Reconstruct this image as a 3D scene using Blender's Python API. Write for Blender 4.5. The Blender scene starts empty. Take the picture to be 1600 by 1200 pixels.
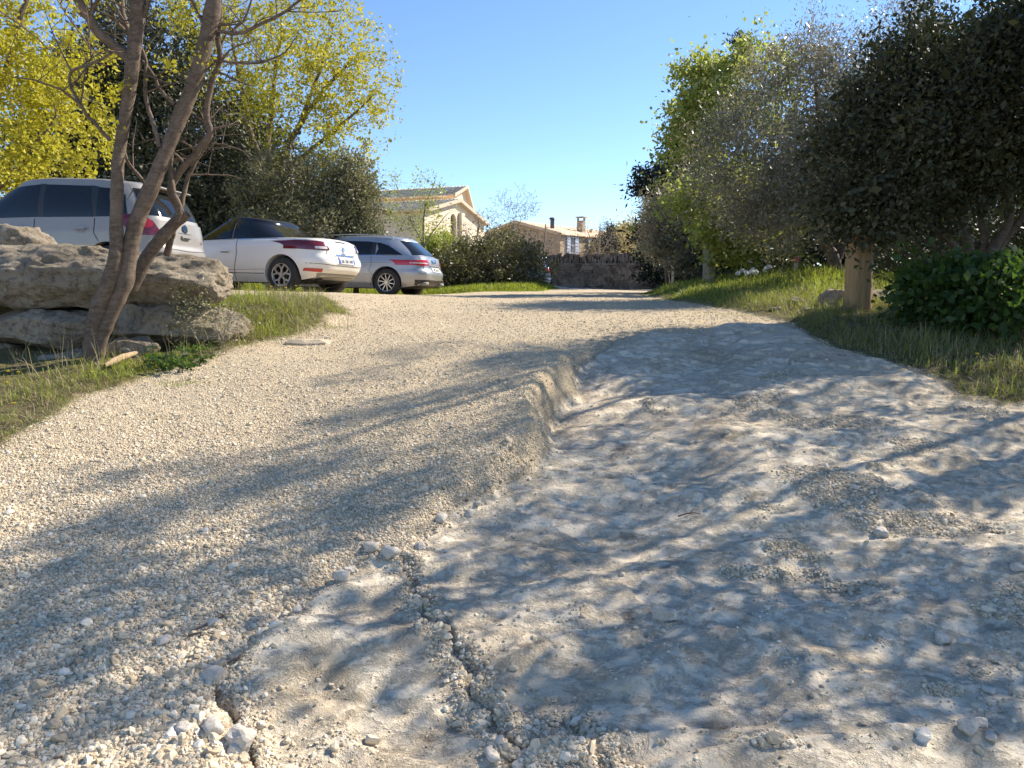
import bpy, bmesh, math, random
import numpy as np
from mathutils import Vector, Matrix
from mathutils.bvhtree import BVHTree
random.seed(7)
RNG = np.random.default_rng(11)
R = math.radians
S = bpy.context.scene
COL = S.collection

# ------------------------------------------------------------ camera, sky, sun, exposure
FPX = 1160.0
PITCH = math.atan(150 / FPX)
CP, SP = math.cos(PITCH), math.sin(PITCH)
EYE = 1.5
cam_d = bpy.data.cameras.new('camera')
cam = bpy.data.objects.new('camera', cam_d)
COL.objects.link(cam)
cam.location = (0, 0, EYE)
cam.rotation_euler = (R(90) - PITCH, 0, 0)
cam_d.sensor_fit = 'HORIZONTAL'
cam_d.sensor_width = 36
cam_d.lens = 36 * FPX / 1600
cam_d.clip_start = 0.05
cam_d.clip_end = 3000
S.camera = cam

SUN_EL, SUN_AZ = R(40), R(61)
w = bpy.data.worlds.new('World')
S.world = w
w.use_nodes = True
wn = w.node_tree.nodes
wn.clear()
sky = wn.new('ShaderNodeTexSky')
sky.sky_type = 'NISHITA'
sky.sun_disc = False
sky.sun_elevation = SUN_EL
sky.sun_rotation = SUN_AZ
sky.air_density = 1.0
sky.dust_density = 0.0
sky.ozone_density = 4.0
sky.altitude = 1200
bg = wn.new('ShaderNodeBackground')
bg.inputs[1].default_value = 0.118
wo = wn.new('ShaderNodeOutputWorld')
hsv = wn.new('ShaderNodeHueSaturation')
hsv.inputs['Saturation'].default_value = 1.04
hsv.inputs['Hue'].default_value = 0.502
w.node_tree.links.new(sky.outputs[0], hsv.inputs['Color'])
w.node_tree.links.new(hsv.outputs[0], bg.inputs[0])
w.node_tree.links.new(bg.outputs[0], wo.inputs[0])

sun_d = bpy.data.lights.new('sun', 'SUN')
sun_d.energy = 5.0
sun_d.angle = R(0.53)
sun_d.color = (1.0, 0.90, 0.76)
sun = bpy.data.objects.new('sun', sun_d)
COL.objects.link(sun)
SD = Vector((math.sin(SUN_AZ) * math.cos(SUN_EL), math.cos(SUN_AZ) * math.cos(SUN_EL), math.sin(SUN_EL)))
sun.rotation_euler = SD.to_track_quat('Z', 'Y').to_euler()
sun.location = (20, 12, 20)
S.view_settings.view_transform = 'Standard'
S.view_settings.look = 'None'
S.view_settings.exposure = 0.97
S.view_settings.gamma = 1
S.render.engine = 'CYCLES'
S.cycles.use_denoising = True
S.cycles.max_bounces = 7
S.cycles.diffuse_bounces = 4
S.cycles.glossy_bounces = 3
S.cycles.transmission_bounces = 4
S.cycles.transparent_max_bounces = 8
S.cycles.use_adaptive_sampling = True
S.cycles.adaptive_threshold = 0.02

# ------------------------------------------------------------ numpy noise
def _hash(ix, iy, iz, seed):
    h = (ix.astype(np.int64) * 374761393 + iy.astype(np.int64) * 668265263 + iz.astype(np.int64) * 2147483647 + seed * 144665) & 0xffffffff
    h = ((h ^ (h >> 13)) * 1274126177) & 0xffffffff
    h = ((h ^ (h >> 16)) * 2246822519) & 0xffffffff
    return ((h ^ (h >> 15)) & 0xffff).astype(np.float64) / 65535.0

def vn(x, y, z, seed=0):
    x, y, z = np.broadcast_arrays(np.asarray(x, float), np.asarray(y, float), np.asarray(z, float))
    xi, yi, zi = np.floor(x), np.floor(y), np.floor(z)
    fx, fy, fz = x - xi, y - yi, z - zi
    fx = fx * fx * (3 - 2 * fx); fy = fy * fy * (3 - 2 * fy); fz = fz * fz * (3 - 2 * fz)
    xi, yi, zi = xi.astype(np.int64), yi.astype(np.int64), zi.astype(np.int64)
    def c(a, b, d): return _hash(xi + a, yi + b, zi + d, seed)
    x00 = c(0, 0, 0) * (1 - fx) + c(1, 0, 0) * fx
    x10 = c(0, 1, 0) * (1 - fx) + c(1, 1, 0) * fx
    x01 = c(0, 0, 1) * (1 - fx) + c(1, 0, 1) * fx
    x11 = c(0, 1, 1) * (1 - fx) + c(1, 1, 1) * fx
    return ((x00 * (1 - fy) + x10 * fy) * (1 - fz) + (x01 * (1 - fy) + x11 * fy) * fz) * 2 - 1

def fbm(x, y, z=0.0, oct=4, seed=0, gain=0.5, lac=2.03):
    a, s, t = 1.0, 0.0, 0.0
    for i in range(oct):
        s = s + a * vn(np.asarray(x) * lac ** i, np.asarray(y) * lac ** i, np.asarray(z) * lac ** i, seed + i * 17)
        t += a
        a *= gain
    return s / t

def sstep(a, b, x):
    t = np.clip((np.asarray(x, float) - a) / (b - a), 0, 1)
    return t * t * (3 - 2 * t)

# ------------------------------------------------------------ pixel rays and the smooth terrain
def ray(px, py):
    u = (np.asarray(px, float) - 800) / FPX
    v = (600 - np.asarray(py, float)) / FPX
    return u, CP + v * SP, v * CP - SP

def at(px, py, Y):
    a, b, c = ray(px, py)
    t = Y / b
    return Vector((float(a * t), float(Y), float(EYE + c * t)))

PY_ = np.array([-60, -6, 0, 2, 4, 6, 7, 8, 10, 12, 15, 19, 25, 40, 60, 120, 400, 2500.])
PZ_ = np.array([-3.0, -.8, 0, .31, .62, .93, 1.075, 1.185, 1.295, 1.345, 1.385, 1.395, 1.40, 1.42, 1.3, .4, -4, -40.])

def hb(X, Y):
    X = np.asarray(X, float); Y = np.asarray(Y, float)
    z = sum(np.interp(Y + o, PY_, PZ_) for o in (-.9, -.45, 0, .45, .9)) / 5
    near = sstep(120, 60, Y) * sstep(-20, -5, Y)
    lot = 1.43 + .03 * (-4.3 - np.clip(X, -14, -2.2)) - .02 * (np.clip(Y, 12.5, 20) - 14) - .10 * sstep(11, 8, Y)
    # retained parking level on the left
    wl = np.interp(X, [-12, -3.9, -2.4, -1.9, -1.2], [6.9, 6.35, 6.9, 7.2, 8.5])
    m = sstep(0.0, 0.55, Y - wl) * sstep(-1.3, -2.4, X)
    far_l = sstep(-.6, -2.6, X) * sstep(9, 12, Y) * sstep(40, 21, Y)
    m = np.maximum(m * sstep(60, 30, Y), far_l)
    z = z * (1 - m) + lot * m
    # verge in front of the boulders
    # right hand bank
    bl = np.interp(Y, [0, 3.5, 4.8, 6.5, 7.7, 11, 15, 22, 40], [3.7, 3.45, 3.3, 2.95, 2.75, 2.35, 2.7, 4.5, 10])
    z = z + (.10 + .26 * sstep(8, 13, Y)) * sstep(0.0, 2.6, X - bl) * sstep(60, 38, Y) * near
    z = z + .05 * sstep(0, .5, X - bl) * sstep(60, 38, Y) * near
    z = z + .22 * np.exp(-((X + .3) / 3.2) ** 2 - ((Y - 24.5) / 2.6) ** 2)
    return z

def ground_px(px, py):
    """march pixel rays to the smooth terrain"""
    a, b, c = ray(px, py)
    a, b, c = np.broadcast_arrays(a, b, c)
    ts = np.geomspace(1.2, 70, 260)
    res = np.full(a.shape, np.nan)
    prev = np.full(a.shape, 1.2)
    done = np.zeros(a.shape, bool)
    for t in ts:
        below = (EYE + c * t) < hb(a * t, b * t)
        hit = below & ~done
        res[hit] = (t * .5 + prev[hit] * .5)
        done |= below
        prev[:] = t
    lo = res * .97; hi = res * 1.03
    for _ in range(12):
        mid = (lo + hi) / 2
        bel = (EYE + c * mid) < hb(a * mid, b * mid)
        hi = np.where(bel, mid, hi); lo = np.where(bel, lo, mid)
    return a * hi, b * hi

def gp(px, py):
    x, y = ground_px(np.array([px], float), np.array([py], float))
    return float(x[0]), float(y[0])

def polydist(X, Y, pts, closed=True, vals=None):
    """distance to polyline, inside flag, interpolated value"""
    n = len(pts)
    best = np.full(X.shape, 1e9); val = np.zeros(X.shape); wsum = np.zeros(X.shape); ins = np.zeros(X.shape, bool)
    for i in range(n if closed else n - 1):
        (x0, y0), (x1, y1) = pts[i], pts[(i + 1) % n]
        dx, dy = x1 - x0, y1 - y0
        L = dx * dx + dy * dy + 1e-12
        t = np.clip(((X - x0) * dx + (Y - y0) * dy) / L, 0, 1)
        d = np.hypot(X - x0 - t * dx, Y - y0 - t * dy)
        m = d < best
        best = np.where(m, d, best)
        if vals is not None:
            v = vals[i] * (1 - t) + vals[(i + 1) % n] * t
            wt = ((dx * dx + dy * dy) ** .5) / (d + .04) ** 4; val = val + v * wt; wsum = wsum + wt
        if closed:
            if abs(dy) > 1e-9:
                c = ((y0 > Y) != (y1 > Y)) & (X < (x1 - x0) * (Y - y0) / (y1 - y0) + x0)
                ins ^= c
    if vals is not None: val = val / wsum
    return best, ins, val

ROCK_PX = [(385, 1260, .03), (385, 1200, .03), (375, 1130, .03), (350, 1075, .02), (365, 1040, .02), (400, 1000, .02), (470, 950, .02),
           (520, 912, .03), (575, 872, .03), (640, 872, .02), (680, 822, .05), (720, 787, .07), (780, 757, .12),
           (830, 732, .16), (856, 700, .21), (852, 655, .25), (866, 632, .25), (900, 606, .22), (893, 590, .19),
           (905, 572, .12), (930, 556, .06), (962, 535, .03), (1010, 521, .01), (1090, 520, .01), (1140, 507, .0),
           (1210, 502, 0), (1250, 518, 0), (1300, 548, 0), (1400, 572, 0), (1470, 598, 0), (1500, 622, 0), (1600, 632, 0), (1750, 665, 0)]
ROCK = [gp(a, b) for a, b, _ in ROCK_PX] + [(3.5, 2.5), (3.7, -1.5), (-.9, -1.5), (-.85, .8)]
ROCKV = [v for _, _, v in ROCK_PX] + [0, 0, 0, .02]
CRACKS = [([gp(*p) for p in [(632, 885), (645, 915), (655, 935), (672, 975), (695, 1010), (728, 1045), (742, 1085), (785, 1145), (805, 1180), (850, 1260)]], .028, .015),
          ([gp(*p) for p in [(350, 1075), (365, 1120), (378, 1160), (388, 1200), (392, 1260)]], .04, .015),
          ([gp(*p) for p in [(800, 1170), (850, 1135), (895, 1130), (930, 1160), (960, 1230)]], .02, .022),
          ([gp(*p) for p in [(640, 890), (700, 905), (790, 900), (870, 885)]], .006, .015)]
PITS = [gp(*p) + (r,) for p, r in [((895, 1140), .045), ((785, 970), .05), ((1138, 685), .07), ((1125, 1140), .04), ((1030, 880), .05),
                                  ((1180, 770), .05), ((960, 735), .04), ((545, 905), .03), ((1240, 985), .03), ((670, 1140), .02)]]
GRASS_L = [gp(*p) for p in [(-120, 745), (0, 697), (50, 668), (100, 650), (135, 622), (200, 602), (250, 583), (310, 567), (360, 550), (400, 540), (445, 531), (480, 520), (505, 508), (540, 490)]] + \
          [(-1.75, 8.0), (-2.2, 9.3), (-4, 9.7), (-14, 9.6), (-14, 4.0)]
GRASS_R = [gp(*p) for p in [(1750, 660), (1600, 632), (1500, 620), (1470, 597), (1400, 570), (1300, 546), (1255, 520), (1225, 503)]] + \
          [(2.75, 8.3), (2.55, 9.4), (2.3, 11.2), (2.6, 15), (4.2, 22), (9.5, 37), (60, 40), (60, -6), (3.7, -6), (3.5, 2.5)]
GRASS_H = [(-3.4, 20.2), (-1.0, 19.6), (.6, 20.2), (1.35, 22.5), (1.0, 26), (-1, 28), (-40, 30), (-40, 23), (-8, 21.5)]
ROAD = [(-.2, 30.5), (1.1, 26.5), (1.75, 22.6), (4.6, 22.9), (9.2, 36.2), (1.9, 37.2), (1.0, 60), (-3, 60), (-1.6, 40)]

def masks(X, Y):
    wob = .05 * fbm(X * 5, Y * 5, 0, 3, 5)
    dr, ir, lv = polydist(X, Y, ROCK, True, ROCKV)
    sr = np.where(ir, dr, -dr)          # >0 in the rock
    g = np.full(X.shape, -1e9)
    for P, k in ((GRASS_L, 1), (GRASS_R, 1), (GRASS_H, 2)):
        d, i, _ = polydist(X, Y, P)
        g = np.maximum(g, np.where(i, d, -d))
    d, i, _ = polydist(X, Y, ROAD)
    ra = np.where(i, d, -d)
    return sr + wob * .4, lv, g + wob * 1.6, ra

PATCH = [gp(a, b) + (c, d) for a, b, c, d in [(1120, 635, .75, .25), (1260, 655, .6, .3), (1330, 700, .5, .2), (1400, 745, .6, .18), (1300, 775, .5, .16),
         (1400, 815, .45, .12), (1545, 745, .4, .2), (1370, 880, .28, .13), (1270, 845, .2, .1), (1570, 930, .2, .16), (1180, 880, .16, .05),
         (1350, 925, .14, .06), (1510, 1040, .07, .04), (1470, 1085, .06, .03), (1380, 1000, .1, .03), (880, 1165, .12, .07), (1220, 1180, .12, .04), (1540, 1150, .1, .03),
         (760, 1110, .1, .06), (700, 1000, .05, .08), (620, 880, .12, .05), (1230, 590, .3, .1), (1500, 650, .6, .2), (1580, 690, .3, .2)]]

def patchmask(X, Y):
    m = np.zeros(X.shape)
    for x, y, a, b in PATCH:
        d = ((X - x) / a) ** 2 + ((Y - y) / b) ** 2
        m = np.maximum(m, 1 - sstep(.25, 1.25, d))
    n = fbm(X * 4.5, Y * 4.5, 3, 4, 91)
    return np.clip(sstep(-.1, .22, n) * m * 1.1 + .05 * sstep(.25, .45, n), 0, 1)

def ground_h(X, Y, mk=None):
    X = np.asarray(X, float); Y = np.asarray(Y, float)
    sr, lv, g, ra = mk if mk is not None else masks(X, Y)
    z = hb(X, Y)
    near = sstep(14, 6, Y) * sstep(-4, 0, Y)
    # gravel shoulder over the eroded rock
    d = np.maximum(-sr, 0)
    z = z + np.where(sr < 0, lv * .85 * (sstep(-.02, .12, d) ) * np.exp(-d / 1.1), 0)
    d = np.maximum(sr, 0)
    z = z - np.where(sr > 0, lv * .40 * sstep(-.02, .06, d) * np.exp(-d / .7), 0)
    # rock relief
    rk = sstep(-.02, .06, sr) * near
    n1 = fbm(X * 1.1 + 3, Y * 1.6, 0, 5, 21)
    n2 = fbm(X * 4.0, Y * 5.0, 1, 4, 33)
    n3 = fbm(X * 16, Y * 20, 2, 3, 44)
    ter = fbm(X * .8 + 7, Y * 1.5, 5, 3, 60) * 4.2
    tf = ter - np.floor(ter)
    terr = (np.floor(ter) + sstep(0, .22, tf)) / 4.2
    z = z + rk * (n1 * .07 + terr * .07 + n2 * .013 + n3 * .006 - np.abs(fbm(X * 3, Y * 4.5, 9, 3, 71)) * .012)
    for pts, dep, wd in CRACKS:
        dd, _, _ = polydist(X + .03 * vn(X * 14, Y * 14, 0, 3), Y + .03 * vn(X * 14, Y * 14, 4, 5), pts, False)
        z = z - dep * np.exp(-(dd / wd) ** 2) * near + dep * .22 * np.exp(-(np.maximum(dd - wd, 0) / .09) ** 2) * near
    for x, y, r in PITS:
        q = np.hypot((X - x) * .6, Y - y) + 1.3 * r * fbm(X * 16, Y * 22, 1, 4, 12)
        z = z - .012 * (1 - sstep(-r * .2, r * .9, q))
    # gravel relief
    gv = sstep(.03, -.03, sr) * sstep(30, 8, Y)
    z = z + gv * (.018 * fbm(X * 1.6, Y * 1.6, 0, 3, 81) + .007 * fbm(X * 9, Y * 9, 0, 3, 82) + .004 * fbm(X * 38, Y * 38, 0, 2, 83))
    pm = patchmask(X, Y) * rk
    z = z + pm * .006
    gr = sstep(-.02, .1, g) * sstep(40, 15, Y)
    z = z + gr * (.03 * fbm(X * 4, Y * 4, 0, 3, 95) + .02)
    return z

def gz(x, y):
    return float(ground_h(np.array([x]), np.array([y]))[0])

# ------------------------------------------------------------ object helpers
def tag(o, label=None, cat=None, group=None, kind=None):
    if label: o['label'] = label
    if cat: o['category'] = cat
    if group: o['group'] = group
    if kind: o['kind'] = kind
    return o

def empty(name, loc=(0, 0, 0), rz=0.0):
    o = bpy.data.objects.new(name, None)
    o.empty_display_size = .2
    COL.objects.link(o)
    o.location = loc
    o.rotation_euler = (0, 0, rz)
    return o

def link(name, me, mats, parent=None, smooth=False):
    o = bpy.data.objects.new(name, me)
    if mats is not None:
        for m in (mats if isinstance(mats, (list, tuple)) else [mats]):
            me.materials.append(m)
    COL.objects.link(o)
    if parent is not None:
        o.parent = parent
    if smooth:
        me.polygons.foreach_set('use_smooth', np.ones(len(me.polygons), bool))
    me.update()
    return o

def npmesh(name, verts, faces, nper):
    """verts (n,3), faces flat int array with nper verts each"""
    me = bpy.data.meshes.new(name)
    verts = np.ascontiguousarray(verts, dtype=np.float32)
    faces = np.ascontiguousarray(faces, dtype=np.int32).ravel()
    nf = len(faces) // nper
    me.vertices.add(len(verts)); me.vertices.foreach_set('co', verts.ravel())
    me.loops.add(len(faces)); me.loops.foreach_set('vertex_index', faces)
    me.polygons.add(nf)
    me.polygons.foreach_set('loop_start', np.arange(0, nf * nper, nper, dtype=np.int32))
    me.update(calc_edges=True)
    return me

def fattr(me, name, vals, domain='POINT'):
    a = me.attributes.new(name, 'FLOAT', domain)
    a.data.foreach_set('value', np.ascontiguousarray(vals, dtype=np.float32))

def bmlink(name, bm, mats, parent=None, smooth=False):
    me = bpy.data.meshes.new(name)
    bm.normal_update()
    bm.to_mesh(me); bm.free()
    return link(name, me, mats, parent, smooth)

def bx(bm, c, s, rot=None, jit=0.0):
    m = Matrix.Translation(Vector(c))
    if rot is not None: m = m @ rot
    m = m @ Matrix.Diagonal((s[0], s[1], s[2], 1))
    r = bmesh.ops.create_cube(bm, size=1, matrix=m)
    if jit:
        for v in r['verts']:
            v.co += Vector((random.uniform(-jit, jit), random.uniform(-jit, jit), random.uniform(-jit, jit)))
    return r['verts']

# ------------------------------------------------------------ materials
class NT:
    def __init__(s, name):
        s.m = bpy.data.materials.new(name); s.m.use_nodes = True
        s.t = s.m.node_tree; s.n = s.t.nodes
        s.b = s.n['Principled BSDF']; s.o = s.n['Material Output']
    def new(s, typ, **kw):
        n = s.n.new(typ)
        for k, v in kw.items():
            setattr(n, k, v)
        return n
    def l(s, a, b): s.t.links.new(a, b)
    def coord(s):
        g = s.new('ShaderNodeNewGeometry'); return g.outputs['Position']
    def obj(s):
        return s.new('ShaderNodeTexCoord').outputs['Object']
    def noise(s, vec, sc, det=4, rough=.55, dist=0):
        n = s.new('ShaderNodeTexNoise'); n.inputs['Scale'].default_value = sc
        n.inputs['Detail'].default_value = det; n.inputs['Roughness'].default_value = rough
        n.inputs['Distortion'].default_value = dist
        s.l(vec, n.inputs['Vector']); return n.outputs['Fac']
    def voro(s, vec, sc, feat='F1'):
        n = s.new('ShaderNodeTexVoronoi'); n.feature = feat
        n.inputs['Scale'].default_value = sc; s.l(vec, n.inputs['Vector']); return n
    def ramp(s, fac, stops):
        r = s.new('ShaderNodeValToRGB'); e = r.color_ramp.elements
        while len(e) < len(stops): e.new(.5)
        for i, (p, c) in enumerate(stops):
            e[i].position = p; e[i].color = tuple(c) + (1,) if len(c) == 3 else c
        s.l(fac, r.inputs[0]); return r.outputs[0]
    def mr(s, v, a, b, c=0, d=1):
        m = s.new('ShaderNodeMapRange'); s.l(v, m.inputs[0])
        for i, x in enumerate((a, b, c, d)): m.inputs[i + 1].default_value = x
        return m.outputs[0]
    def mix(s, f, a, b, mode='MIX'):
        m = s.new('ShaderNodeMix'); m.data_type = 'RGBA'; m.blend_type = mode
        for i, x in ((0, f), (6, a), (7, b)):
            if isinstance(x, (int, float)): m.inputs[i].default_value = x
            elif isinstance(x, (tuple, list)): m.inputs[i].default_value = tuple(x)[:3] + (1,)
            else: s.l(x, m.inputs[i])
        return m.outputs[2]
    def math(s, op, a, b=0.0):
        m = s.new('ShaderNodeMath'); m.operation = op
        for i, x in ((0, a), (1, b)):
            if isinstance(x, (int, float)): m.inputs[i].default_value = x
            else: s.l(x, m.inputs[i])
        return m.outputs[0]
    def attr(s, name):
        a = s.new('ShaderNodeAttribute'); a.attribute_name = name; return a.outputs['Fac']
    def bump(s, h, strength=1, dist=.01, prev=None):
        b = s.new('ShaderNodeBump'); b.inputs['Strength'].default_value = strength
        b.inputs['Distance'].default_value = dist; s.l(h, b.inputs['Height'])
        if prev is not None: s.l(prev, b.inputs['Normal'])
        return b.outputs[0]
    def done(s, col=None, rough=None, normal=None, spec=None):
        for k, v in (('Base Color', col), ('Roughness', rough), ('Normal', normal), ('Specular IOR Level', spec)):
            if v is None: continue
            if isinstance(v, (int, float)): s.b.inputs[k].default_value = v
            elif isinstance(v, (tuple, list)): s.b.inputs[k].default_value = tuple(v)[:3] + (1,)
            else: s.l(v, s.b.inputs[k])
        return s.m

def simple(name, col, rough=.5, metal=0.0, var=0.0, sc=8, coat=0.0):
    t = NT(name)
    if var:
        f = t.noise(t.obj(), sc, 4)
        c = t.mix(f, tuple(x * (1 - var) for x in col), tuple(min(1, x * (1 + var)) for x in col))
    else:
        c = col
    t.b.inputs['Metallic'].default_value = metal
    t.b.inputs['Coat Weight'].default_value = coat
    t.b.inputs['Coat Roughness'].default_value = .04
    return t.done(c, rough)

GRAVEL_A, GRAVEL_B, GRAVEL_C = (.52, .41, .26), (.68, .56, .38), (.33, .265, .175)

def terrain_mat():
    t = NT('terrain')
    P = t.coord()
    sr, g, ra, pm = t.attr('rock'), t.attr('grass'), t.attr('road'), t.attr('pebbly')
    # --- gravel
    v1 = t.voro(P, 130); v2 = t.voro(P, 64)
    vs = t.new('ShaderNodeSeparateColor'); t.l(v1.outputs['Color'], vs.inputs[0])
    vs2 = t.new('ShaderNodeSeparateColor'); t.l(v2.outputs['Color'], vs2.inputs[0])
    gc = t.ramp(vs.outputs[0], [(0, GRAVEL_C), (.25, GRAVEL_A), (.75, GRAVEL_B), (1, (.76, .68, .54))])
    gc2 = t.ramp(vs2.outputs[0], [(0, (.42, .35, .25)), (.5, GRAVEL_A), (1, GRAVEL_B)])
    gc = t.mix(.35, gc, gc2)
    gap = t.mr(v1.outputs['Distance'], .0105, .0155)
    gap = t.mr(v1.outputs['Distance'], .45, .8)
    gc = t.mix(t.math('MULTIPLY', gap, .55), gc, (.17, .135, .09))
    big = t.noise(P, .9, 5, .6)
    gc = t.mix(t.mr(big, .35, .7), gc, t.mix(.6, gc, (.60, .49, .33)))
    gc = t.mix(t.mr(t.noise(P, 2.6, 4), .55, .75, 0, .5), gc, (.45, .35, .23))
    gh = t.math('SUBTRACT', 1.0, v1.outputs['Distance'])
    gh2 = t.math('SUBTRACT', 1.0, v2.outputs['Distance'])
    # --- bedrock limestone
    n1 = t.noise(P, 1.3, 8, .62, .6)
    n2 = t.noise(P, 7, 8, .7)
    n3 = t.noise(P, 45, 5, .7)
    rc = t.ramp(n1, [(.3, (.52, .42, .29)), (.44, (.71, .60, .44)), (.56, (.80, .70, .53)), (.7, (.62, .50, .335))])
    rc = t.mix(t.mr(n2, .52, .72, 0, .5), rc, (.36, .31, .24))
    rc = t.mix(t.mr(n2, .36, .22, 0, .55), rc, (.66, .62, .55))
    rc = t.mix(t.mr(n3, .52, .74, 0, .4), rc, (.30, .26, .20))
    wave = t.noise(P, 3.2, 3, .5, 2.5)
    rc = t.mix(t.mr(wave, .60, .70, 0, .45), rc, (.34, .29, .20))
    stain = t.noise(P, 2.1, 6, .75, .3)
    rc = t.mix(t.mr(stain, .63, .70, 0, .75), rc, (.10, .09, .075))
    rc = t.mix(t.mr(t.attr('recess_dark'), 0, 1, 0, .8), rc, (.045, .038, .03))
    rc = t.mix(t.mr(pm, .1, .8, 0, .55), rc, (.30, .255, .20))
    mpR = t.new('ShaderNodeMapping'); mpR.inputs['Scale'].default_value = (1, 1.35, 1); mpR.inputs['Rotation'].default_value = (0, 0, .35); t.l(P, mpR.inputs[0])
    n4 = t.noise(mpR.outputs[0], 17, 8, .78, .35)
    ridge = t.math('ABSOLUTE', t.math('SUBTRACT', t.noise(mpR.outputs[0], 5, 7, .75, .3), .5))
    rc = t.mix(t.mr(ridge, .014, 0, 0, .42), rc, (.22, .18, .135))
    rc = t.mix(t.mr(n4, .50, .68, 0, .42), rc, (.36, .295, .215))
    rc = t.mix(t.mr(t.noise(P, 28, 6, .8), .56, .66, 0, .5), rc, (.20, .165, .12))
    rc = t.mix(t.mr(n4, .42, .30, 0, .4), rc, (.70, .65, .56))
    rh = t.math('ADD', t.math('ADD', t.math('MULTIPLY', n2, 1.1), t.math('MULTIPLY', n3, .65)), t.math('ADD', t.math('MULTIPLY', n4, .75), t.math('MULTIPLY', t.mr(ridge, 0, .05), .5)))
    # --- soil under grass
    ns = t.noise(P, 18, 6, .7)
    sc = t.ramp(ns, [(.3, (.07, .055, .03)), (.5, (.15, .12, .06)), (.62, (.12, .14, .045)), (.75, (.24, .20, .12))])
    # --- asphalt
    na = t.noise(P, 120, 3, .8)
    ac = t.ramp(na, [(.3, (.13, .12, .115)), (.7, (.23, .215, .205))])
    fr = t.mr(t.math('ADD', sr, t.math('MULTIPLY', t.math('SUBTRACT', n3, .5), .07)), -.012, .012)
    col = t.mix(fr, gc, rc)
    fg = t.mr(t.math('ADD', g, t.math('MULTIPLY', t.math('SUBTRACT', ns, .5), .25)), -.04, .06)
    col = t.mix(fg, col, sc)
    fa = t.mr(t.math('ADD', ra, t.math('MULTIPLY', t.math('SUBTRACT', big, .5), .8)), -.1, .1)
    col = t.mix(fa, col, ac)
    h = t.new('ShaderNodeMix'); h.data_type = 'FLOAT'
    rh = t.math('MULTIPLY', rh, 1.25)
    t.l(fr, h.inputs[0]); t.l(t.math('ADD', t.math('MULTIPLY', gh, .8), t.math('MULTIPLY', gh2, .5)), h.inputs[2]); t.l(rh, h.inputs[3])
    nb = t.bump(h.outputs[0], .9, .012)
    nb = t.bump(t.noise(P, 150, 4, .75), .45, .004, nb)
    return t.done(col, .92, nb, .15)

def stone_mat(name, a, b, dark, sc=3.0, bd=.02, lich=.5):
    t = NT(name)
    P = t.coord()
    n1 = t.noise(P, sc, 8, .65, .3); n2 = t.noise(P, sc * 7, 7, .7); n3 = t.noise(P, sc * 32, 4, .7)
    c = t.mix(t.mr(n1, .35, .65), a, b)
    c = t.mix(t.mr(n2, .48, .68, 0, .8), c, dark)
    c = t.mix(t.mr(n3, .55, .75, 0, .5), c, tuple(x * .55 for x in dark))
    c = t.mix(t.mr(t.noise(P, sc * 2.3, 6, .8), .60, .66, 0, lich), c, (.50, .48, .43))
    h = t.math('ADD', n2, t.math('MULTIPLY', n3, .4))
    return t.done(c, .9, t.bump(h, .9, bd), .2)

def leaf_mat(name, c1, c2, trans=.4, rough=.5, tcol=None, spec=.4):
    t = NT(name)
    f = t.attr('tint')
    c = t.mix(f, c1, c2)
    t.done(c, rough, None, spec)
    tr = t.new('ShaderNodeBsdfTranslucent')
    if tcol is None:
        tc = t.mix(.5, c, tuple(min(1, x * 1.6) for x in c2))
    else:
        tc = t.mix(f, tuple(x * .7 for x in tcol), tcol)
    t.l(tc, tr.inputs[0])
    mx = t.new('ShaderNodeMixShader'); mx.inputs[0].default_value = trans
    t.l(t.b.outputs[0], mx.inputs[1]); t.l(tr.outputs[0], mx.inputs[2]); t.l(mx.outputs[0], t.o.inputs[0])
    return t.m

def bark_mat(name, a, b, sc=18):
    t = NT(name)
    P = t.obj()
    mp = t.new('ShaderNodeMapping'); mp.inputs['Scale'].default_value = (1, 1, 2.2); t.l(P, mp.inputs[0])
    mp2 = t.new('ShaderNodeMapping'); mp2.inputs['Scale'].default_value = (1, 1, .25); t.l(P, mp2.inputs[0])
    n1 = t.noise(mp.outputs[0], sc, 6, .7, .6); n2 = t.noise(mp2.outputs[0], sc * 2.2, 5, .7)
    n3 = t.noise(P, sc * .25, 4, .6)
    c = t.mix(t.mr(n1, .35, .65), a, b)
    c = t.mix(t.mr(n2, .55, .75, 0, .6), c, tuple(x * .45 for x in a))
    c = t.mix(t.mr(n3, .5, .7, 0, .5), c, tuple(min(1, x * 1.25) for x in b))
    return t.done(c, .85, t.bump(t.math('ADD', n1, n2), .8, .006), .25)

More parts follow.
